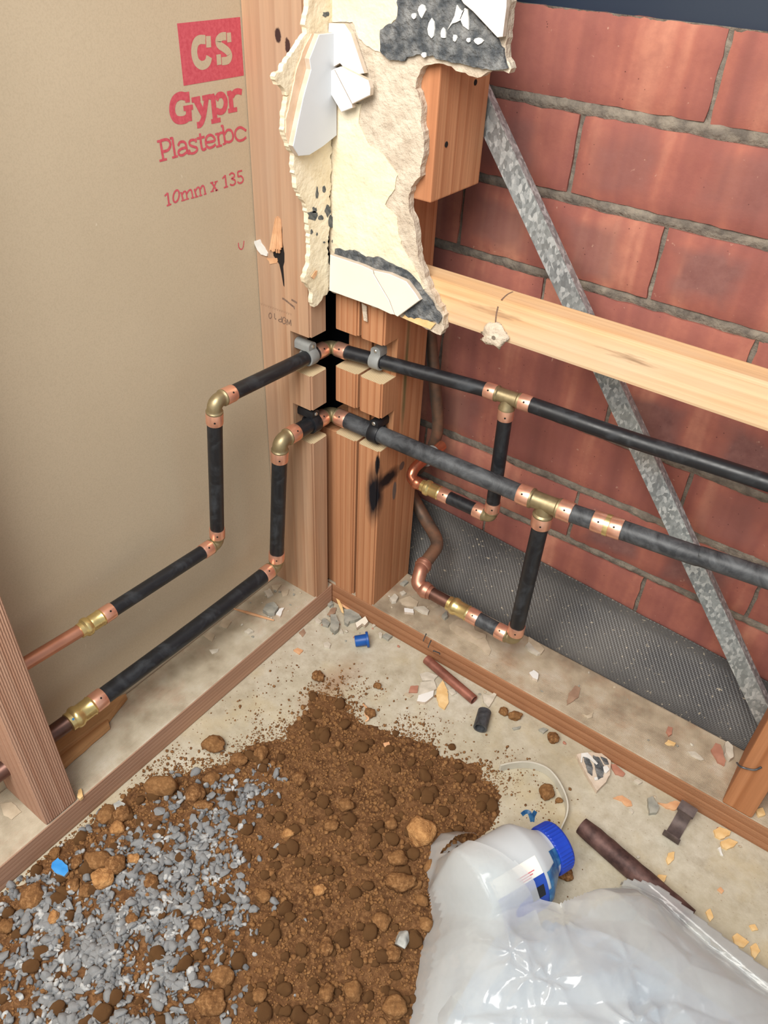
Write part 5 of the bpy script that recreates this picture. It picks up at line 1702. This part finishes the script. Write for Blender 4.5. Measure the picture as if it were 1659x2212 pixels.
# ------------------------------------------------------------------ things on the plates
PT = PLATE + 0.0002
K5, Q5 = (820, 940), 4.609
for k, (base, s, pts, th, mt, lab, cat) in enumerate([
        (K5, Q5, [(690, 1890), (780, 1830), (930, 1870), (960, 1960), (1040, 1985), (1110, 2140), (1090, 2190), (950, 2080), (760, 1980), (700, 1930)], 0.0012, 'flake', 'large grey paper flake on the right plate under the brass coupling', 'flake'),
        (K5, Q5, [(760, 1890), (880, 1930), (960, 1945), (1060, 1985), (1060, 2010), (970, 2030), (870, 1960)], 0.0025, 'flake', 'second paper flake lying on the large grey flake', 'flake'),
        (K5, Q5, [(100, 1620), (150, 1575), (185, 1610), (165, 1650), (120, 1655)], 0.005, 'plaster', 'pale plaster lump on the right plate beside the scorched stud', 'chip'),
        (K5, Q5, [(190, 1640), (300, 1600), (385, 1660), (370, 1710), (280, 1700), (220, 1680)], 0.002, 'flake', 'broad dusty flake on the right plate below the copper bend', 'flake'),
        (K5, Q5, [(245, 1720), (335, 1730), (340, 1770), (250, 1762)], 0.004, 'tile', 'white tile chip on the right plate below the copper bend', 'tile'),
        (K5, Q5, [(340, 1710), (440, 1700), (495, 1745), (480, 1775), (420, 1760)], 0.004, 'plaster', 'pale chip beside the white tile chip on the right plate', 'chip'),
        (K5, Q5, [(620, 1790), (665, 1750), (680, 1800), (650, 1820)], 0.005, 'plaster_grey', 'grey pointed chip on the right plate under the coupling', 'chip'),
        (K5, Q5, [(500, 1680), (560, 1670), (590, 1700), (540, 1715)], 0.002, 'flake', 'small flake on the right plate between two chips', 'flake'),
        (K5, Q5, [(200, 1560), (240, 1545), (265, 1570), (225, 1590)], 0.003, 'plaster', 'small plaster chip at the foot of the scorched stud', 'chip'),
        (C1, D1, [(1460, 330), (1530, 290), (1560, 310), (1510, 350)], 0.004, 'plaster_grey', 'grey chip between the scorched stud and the copper bend', 'chip'),
        ((600, 1200), 2.37, [(1268, 460), (1285, 440), (1310, 470), (1345, 500), (1330, 505), (1290, 485)], 0.004, 'plaster', 'white curled plaster chip behind the vertical lower pipe', 'chip'),
        ((600, 1200), 2.37, [(1285, 415), (1340, 450), (1365, 480), (1345, 505), (1300, 470), (1280, 440)], 0.003, 'flake', 'grey triangular flake behind the vertical lower pipe', 'flake'),
        ((600, 1200), 2.37, [(1287, 600), (1310, 585), (1335, 605), (1330, 635), (1305, 625)], 0.005, 'tile', 'single white chip in the middle of the right plate', 'chip'),
        ((600, 1200), 2.37, [(1480, 765), (1490, 705), (1525, 665), (1550, 680), (1540, 725)], 0.0015, 'flake_brown', 'long brown flake on the right plate', 'flake'),
        (G1, H1, [(1215, 970), (1250, 920), (1290, 935), (1330, 1060), (1320, 1095), (1270, 1070)], 0.003, 'brick_chip', 'reddish brick flake on the right plate near the right stud', 'flake'),
        (G1, H1, [(1325, 920), (1345, 905), (1385, 945), (1390, 1030), (1365, 1045), (1330, 990)], 0.007, 'plaster', 'white tile corner standing on the right plate near the right stud', 'chip'),
        (G1, H1, [(1030, 985), (1090, 985), (1160, 1050), (1140, 1055), (1060, 1020)], 0.0015, 'plaster', 'thin pale flake on the right plate near the right stud', 'flake'),
        (G1, H1, [(865, 830), (880, 790), (915, 800), (910, 850), (885, 865)], 0.003, 'brick_chip', 'brownish splinter on the right plate, mid way', 'chip'),
        (G1, H1, [(855, 920), (880, 895), (940, 920), (930, 940), (880, 935)], 0.002, 'wood_chip', 'small wood chip on the right plate below the splinter', 'wood chip'),
        (G1, H1, [(210, 690), (245, 705), (295, 680), (285, 720), (250, 730)], 0.002, 'flake', 'curled flake on the right plate below the brown flake', 'flake'),
        (G1, H1, [(1560, 1440), (1620, 1425), (1640, 1480), (1590, 1495)], 0.003, 'wood_chip', 'pale shaving right of the right stud', 'shaving'),
        ((0, 1150), 2.37, [(1345, 395), (1365, 365), (1400, 355), (1425, 380), (1405, 410), (1370, 412)], 0.007, 'plaster_grey', 'grey lump on the left plate near the pale stud', 'chip'),
        ((0, 1150), 2.37, [(1412, 420), (1430, 390), (1455, 385), (1435, 430)], 0.003, 'tile', 'white sliver on the left plate near the pale stud', 'chip'),
        ((0, 1150), 2.37, [(1120, 480), (1145, 440), (1185, 455), (1160, 490)], 0.002, 'flake', 'flat flake on the left plate below the long black pipe', 'flake'),
        ((0, 1150), 2.37, [(1250, 505), (1275, 490), (1298, 505), (1270, 518)], 0.003, 'plaster', 'small pale chip on the left plate', 'chip'),
        ((0, 1150), 2.37, [(1040, 530), (1070, 510), (1100, 525), (1085, 560)], 0.001, 'flake', 'thin flake on the left plate further from the stud', 'flake'),
        ((0, 1150), 2.37, [(1070, 600), (1120, 595), (1115, 610), (1085, 622)], 0.001, 'plaster', 'thin pale flake on the left plate, lowest', 'flake'),
        ((0, 1150), 2.37, [(1390, 270), (1440, 265), (1420, 295), (1395, 290)], 0.003, 'flake', 'square flake on the left plate behind the grey lump', 'flake'),
        ((0, 1150), 2.37, [(1350, 300), (1385, 290), (1400, 315), (1370, 330)], 0.003, 'plaster', 'plaster chip on the left plate behind the grey lump', 'chip'),
        ((0, 1150), 2.37, [(1440, 300), (1480, 290), (1470, 320), (1445, 325)], 0.002, 'flake', 'pale flake on the left plate at the foot of the pale stud', 'flake'),
        ((0, 1150), 2.37, [(395, 1355), (400, 1320), (415, 1310), (425, 1350), (410, 1365)], 0.004, 'wood_chip', 'curled wood chip beside the foot of the left stud', 'wood chip'),
        ((0, 1150), 2.37, [(0, 1390), (60, 1380), (110, 1430), (60, 1470), (20, 1450)], 0.0008, 'flake', 'peeling flake on the left plate beyond the left stud', 'flake')]):
    chip_at('plate_chip', pts, base, s, PT, th, mt, lab, cat, 0.0, 0.0005, seed=100 + k, side='bisque' if mt == 'tile' else None)
a_, b_ = at(505, 1315, 'z', PT + 0.002), at(592, 1340, 'z', PT + 0.002)
o = sweep('wood_splinter', [a_.lerp(b_, i / 5) for i in range(6)], [0.0007, 0.0018, 0.002, 0.0018, 0.0016, 0.0009], 'wood_peel', None, 7)
tag(o, 'long thin wood splinter on the left plate below the pipe', 'splinter')
random.seed(33)
for k in range(60):
    s_ = random.uniform(0.001, 0.0032)
    if k < 34:
        x, y = random.choice([random.gauss(0.115, 0.025), random.uniform(0.09, 0.56)]), random.uniform(0.006, 0.084)
        if x < 0.078:
            x = 0.078 + random.uniform(0, 0.05)
        if x > 0.568:
            x = 0.5
    else:
        x, y = -random.uniform(0.006, 0.068), -0.043 - abs(random.gauss(0, 0.06))
    o = link('plaster_crumb', rock_mesh('plaster_crumb', 700 + k, 1, (s_, s_ * .75, s_ * .5), 0.3, True), random.choice(['plaster', 'flake', 'plaster', 'plaster_grey']), None, (x, y, PT + s_ * 0.35))
    o.rotation_euler = (0, 0, random.uniform(0, 6))
    tag(o, 'tiny plaster crumb on top of the %s' % ('right plate by the bricks' if k < 34 else 'left plate by the plasterboard'), 'crumb', 'plaster crumbs on the %s plate' % ('right' if k < 34 else 'left'))
# scrap of wood under the lower coupling
sc_ = empty('wood_scrap', at(180, 1600, 'z', PT), 'split wood scrap lying on the left plate under the lower coupling', 'wood')
P = [at(u, v, 'z', PT + 0.013) for u, v in [(60, 1668), (232, 1548), (272, 1498), (200, 1530), (40, 1640)]]
extrude_poly('upper_piece', P, (0, 0, -0.0125), 'scrap', sc_, 0.0008, 0.0006, 0.012)
P = [at(u, v, 'z', PT + 0.009) for u, v in [(70, 1700), (140, 1650), (236, 1566), (232, 1551), (62, 1670)]]
extrude_poly('lower_piece', P, (0, 0, -0.0085), 'scrap', sc_, 0.0008, 0.0006, 0.012, 3)
# nails left in the right plate
for k, (p0, p1, lab) in enumerate([((437, 2040), (462, 1975), 'bent nail sticking up from the right plate, rear one'), ((485, 2105), (505, 2050), 'bent nail sticking up from the right plate, front one'), ((535, 2145), (600, 2172), 'nail bent flat on the right plate edge')]):
    a_ = zpoly([p0], K5, Q5, 'z', PLATE)[0]
    b_ = zpoly([p1], K5, Q5, 'z', PLATE + (0.007 if k < 2 else 0.001))[0]
    if k < 2:
        b_ = a_ + Vector((0.002, 0.002, 0.012))
    o = sweep('nail', [a_ - Vector((0, 0, 0.002)), a_, b_, b_ + Vector((0.001, -0.002, 0.0004))], 0.0008, 'nail', None, 8)
    tag(o, lab, 'nail')

# ------------------------------------------------------------------ jar
ax = Vector((0.397, 0.918, 0.0)).normalized()
RJ = 0.044
lidc = at(1196, 1830, 'z', RJ)
jar = empty('plastic_jar', Vector((lidc.x - ax.x * 0.06, lidc.y - ax.y * 0.06, 0)), 'frosted plastic jar with royal blue lid and label lying half inside the bag', 'jar')
j0 = lidc - ax * 0.108
jp = [(0, 0.010), (0.0, 0.036), (0.004, 0.0425), (0.010, RJ), (0.066, RJ), (0.072, 0.0425), (0.092, 0.0262), (0.098, 0.0235), (0.110, 0.0235), (0.110, 0.01)]
lathe('jar_body', j0, lidc, jp, 'jar', jar, 48)
# ribbed lid
u_, v_ = frame(ax)
bm = bmesh.new()
seg = 120
rings = []
for t, r0, rib in [(-0.011, 0.0238, 0), (-0.011, 0.0262, 0.0), (-0.0095, 0.0264, 0.0005), (0.005, 0.0261, 0.0005), (0.0072, 0.0250, 0.0), (0.0076, 0.0180, 0)]:
    rings.append([bm.verts.new(lidc + ax * t + (u_ * math.cos(2 * math.pi * k / seg) + v_ * math.sin(2 * math.pi * k / seg)) * (r0 + (rib if k % 3 == 0 else 0))) for k in range(seg)])
for x, y in zip(rings, rings[1:]):
    for k in range(seg):
        bm.faces.new((x[k], x[(k + 1) % seg], y[(k + 1) % seg], y[k]))
bm.faces.new(rings[-1])
bm.faces.new(rings[0])
me, c = from_bm(bm, 'jar_lid')
link('jar_lid', me, 'lid_blue', jar, c)['label'] = 'royal blue ribbed screw lid'


def jar_patch(name, t0, t1, a0, a1, mat, lift=0.0003, parent=jar, taper=None):
    bm = bmesh.new()
    na, nt = 18, 6
    vs = []
    for i in range(nt + 1):
        t = t0 + (t1 - t0) * i / nt
        rad = np.interp(t, [p[0] for p in jp], [p[1] for p in jp]) + lift
        vs.append([])
        for k in range(na + 1):
            a = math.radians(a0 + (a1 - a0) * k / na)
            vs[-1].append(bm.verts.new(j0 + ax * t + (Vector((ax.y, -ax.x, 0)) * math.cos(a) + Vector((0, 0, 1)) * math.sin(a)) * rad))
    for i in range(nt):
        for k in range(na):
            bm.faces.new((vs[i][k], vs[i][k + 1], vs[i + 1][k + 1], vs[i + 1][k]))
    me, c = from_bm(bm, name)
    smooth(me)
    return link(name, me, mat, parent, c)


lab_ = jar_patch('label', 0.008, 0.064, 25, 75, 'jar_label_white')
lab_['label'] = 'white and blue paper label'
jar_patch('label_band', 0.008, 0.0645, -40, 52, 'jar_label_blue', 0.0005)
jar_patch('label_panel', 0.044, 0.060, 24, 40, 'jar_label_black', 0.0007)
for i in range(3):
    jar_patch('label_print', 0.034 + i * 0.002, 0.056 - i * 0.003, 60 - i * 3.0, 61.2 - i * 3.0, 'jar_print', 0.0007)
jar_patch('blue_smear', 0.068, 0.092, 5, 50, 'blue_paste', 0.0008)
jar_patch('blue_smear', 0.064, 0.074, 0, 28, 'blue_paste', 0.0009)
jar_patch('blue_smear', 0.085, 0.097, 30, 70, 'blue_paste', 0.0007)
# torn blue seal tag beside the lid
bm = bmesh.new()
for pts in ([(1127, 1760), (1135, 1754), (1143, 1755), (1147, 1765), (1150, 1775)], [(1157, 1752), (1152, 1762), (1150, 1775)]):
    stroke(bm, catmull([at(u, v, 'z', 0.068) for u, v in pts], 4), 0.0042, Vector((0.2, -0.5, 0.8)))
bmesh.ops.solidify(bm, geom=bm.faces[:], thickness=0.0006)
me, c = from_bm(bm, 'seal_tag')
link('seal_tag', me, 'blue_paste', jar, c)['label'] = 'torn blue seal strip'

# ------------------------------------------------------------------ plastic bag
out = [fl(u, v, 0.015) for u, v in [(948, 1790), (985, 1785), (1030, 1790), (1075, 1830), (1105, 1880), (1130, 1925), (1165, 1905), (1195, 1915), (1235, 1925), (1300, 1908), (1350, 1900), (1425, 1930), (1500, 1990), (1580, 2052), (1665, 2118), (1900, 2290), (2050, 2600), (1500, 2900), (900, 2650), (862, 2300), (884, 2150), (908, 2040), (930, 1965), (915, 1880), (922, 1820)]]


def tri_crumple(X, Y, n, amp_, r, stretch):
    """piecewise flat facets with sharp creases: random heights interpolated over a Delaunay net"""
    from mathutils.geometry import delaunay_2d_cdt
    ca, sa = math.cos(0.9), math.sin(0.9)
    U, V_ = (X * ca + Y * sa) / stretch, -X * sa + Y * ca
    pu = r.uniform(U.min() - 0.05, U.max() + 0.05, n)
    pv = r.uniform(V_.min() - 0.05, V_.max() + 0.05, n)
    hz = r.normal(0, amp_, n)
    cu, cv = [U.min() - 0.1, U.max() + 0.1], [V_.min() - 0.1, V_.max() + 0.1]
    pts = [Vector((a, b)) for a, b in zip(pu, pv)] + [Vector((a, b)) for a in cu for b in cv]
    hz = list(hz) + [0, 0, 0, 0]
    vv, _, ff, ov, _, _ = delaunay_2d_cdt(pts, [], [], 0, 1e-7)
    zz = [hz[o_[0]] if o_ else 0.0 for o_ in ov]
    out_ = np.zeros_like(X)
    for f in ff:
        (x0, y0), (x1, y1), (x2, y2) = [vv[i] for i in f[:3]]
        den = (y1 - y2) * (x0 - x2) + (x2 - x1) * (y0 - y2)
        if abs(den) < 1e-12:
            continue
        l0 = ((y1 - y2) * (U - x2) + (x2 - x1) * (V_ - y2)) / den
        l1 = ((y2 - y0) * (U - x2) + (x0 - x2) * (V_ - y2)) / den
        l2 = 1 - l0 - l1
        k = (l0 >= -1e-9) & (l1 >= -1e-9) & (l2 >= -1e-9)
        out_[k] = (l0 * zz[f[0]] + l1 * zz[f[1]] + l2 * zz[f[2]])[k]
    return out_


def bag_sheet(name, seed, hmax, shrink, mat, parent, amp=1.0, step=0.0019):
    r = np.random.default_rng(seed)
    xs, ys = np.arange(0.30, 0.86, step), np.arange(-0.62, -0.10, step)
    X, Y = np.meshgrid(xs, ys)
    sd = poly_sd(X, Y, out) - shrink
    d = np.maximum(sd, 0)
    h = hmax * (1 - np.exp(-d / 0.045))
    cr = np.zeros_like(X)
    for n_, a_, st in ((60, 0.013, 1.0), (200, 0.0050, 1.8)):
        cr += tri_crumple(X, Y, n_, a_, r, st)
    for k in range(16):                                   # folds radiating from pinched points
        cx_, cy_ = r.uniform(0.36, 0.70), r.uniform(-0.44, -0.16)
        dx_, dy_ = X - cx_, Y - cy_
        rr_ = np.hypot(dx_, dy_)
        an = np.arctan2(dy_, dx_) + 0.25 * np.sin(rr_ * 60 + k)
        nf = r.integers(4, 8)
        tri = np.abs(((an * nf / (2 * math.pi) + r.uniform(0, 1)) % 1.0) * 2 - 1)
        cr += r.uniform(0.006, 0.013) * (tri ** 1.6 - 0.3) * np.exp(-rr_ / r.uniform(0.03, 0.06)) * rr_ / (rr_ + 0.010)
    h = h + amp * cr * np.clip(d / 0.025, 0.1, 1)
    # drape over the jar and over the rusty pipe
    rel = np.stack([X - j0.x, Y - j0.y], -1)
    tj = rel[..., 0] * ax.x + rel[..., 1] * ax.y
    near = rel[..., 0] * ax.y - rel[..., 1] * ax.x
    sj = np.abs(near)
    R_ = RJ + 0.003
    edge = 0.030 + 0.45 * near
    cov = np.where(sj < 0.72 * R_, RJ + np.sqrt(np.maximum(R_ ** 2 - sj ** 2, 0)), RJ + 0.694 * R_ - 2.6 * (sj - 0.72 * R_))
    cov = cov - 2.6 * np.maximum(-tj - 0.003, 0)
    cov = np.where(tj < edge + 0.01, cov, 0)
    h = np.maximum(h, cov + 0.5 * amp * np.where(cov > 0.02, cr, 0))
    pd2 = np.array([rp1.x - rp0.x, rp1.y - rp0.y])
    pd2 /= np.linalg.norm(pd2)
    q_ = np.abs((X - rp0.x) * pd2[1] - (Y - rp0.y) * pd2[0])
    h = np.maximum(h, np.where(sd > 0.002, 0.028 - 1.2 * np.maximum(q_ - 0.012, 0), 0))
    z = np.maximum(h, 0.003) + 0.004
    jarzone = (sj < R_ + 0.012) & (tj > 0) & (tj < 0.16)
    mask = ((sd > 0) & ~(jarzone & (tj > edge))) | ((cov > 0.016) & (tj < edge))
    return grid_mesh(name, X, Y, z, mat, parent, None, mask)


bag = empty('plastic_bag', (0.55, -0.32, 0.0), 'crumpled clear plastic bag lying on the soil in the lower right', 'bag')
bag_sheet('bag_film', 3, 0.075, 0.0, 'film', bag)
bag_sheet('inner_film', 8, 0.052, 0.012, 'film', bag, 1.0, 0.004)
xs, ys = np.arange(0.44, 0.78, 0.005), np.arange(-0.56, -0.20, 0.005)
X, Y = np.meshgrid(xs, ys)
sdr = poly_sd(X, Y, out) - 0.03
grid_mesh('bag_contents', X, Y, 0.004 + np.maximum(0.030 * (1 - np.exp(-np.maximum(sdr, 0) / 0.03)) + 0.014 * (fbm(X, Y, 30, 6) - 0.5), 0), 'rag', bag, None, sdr > 0)
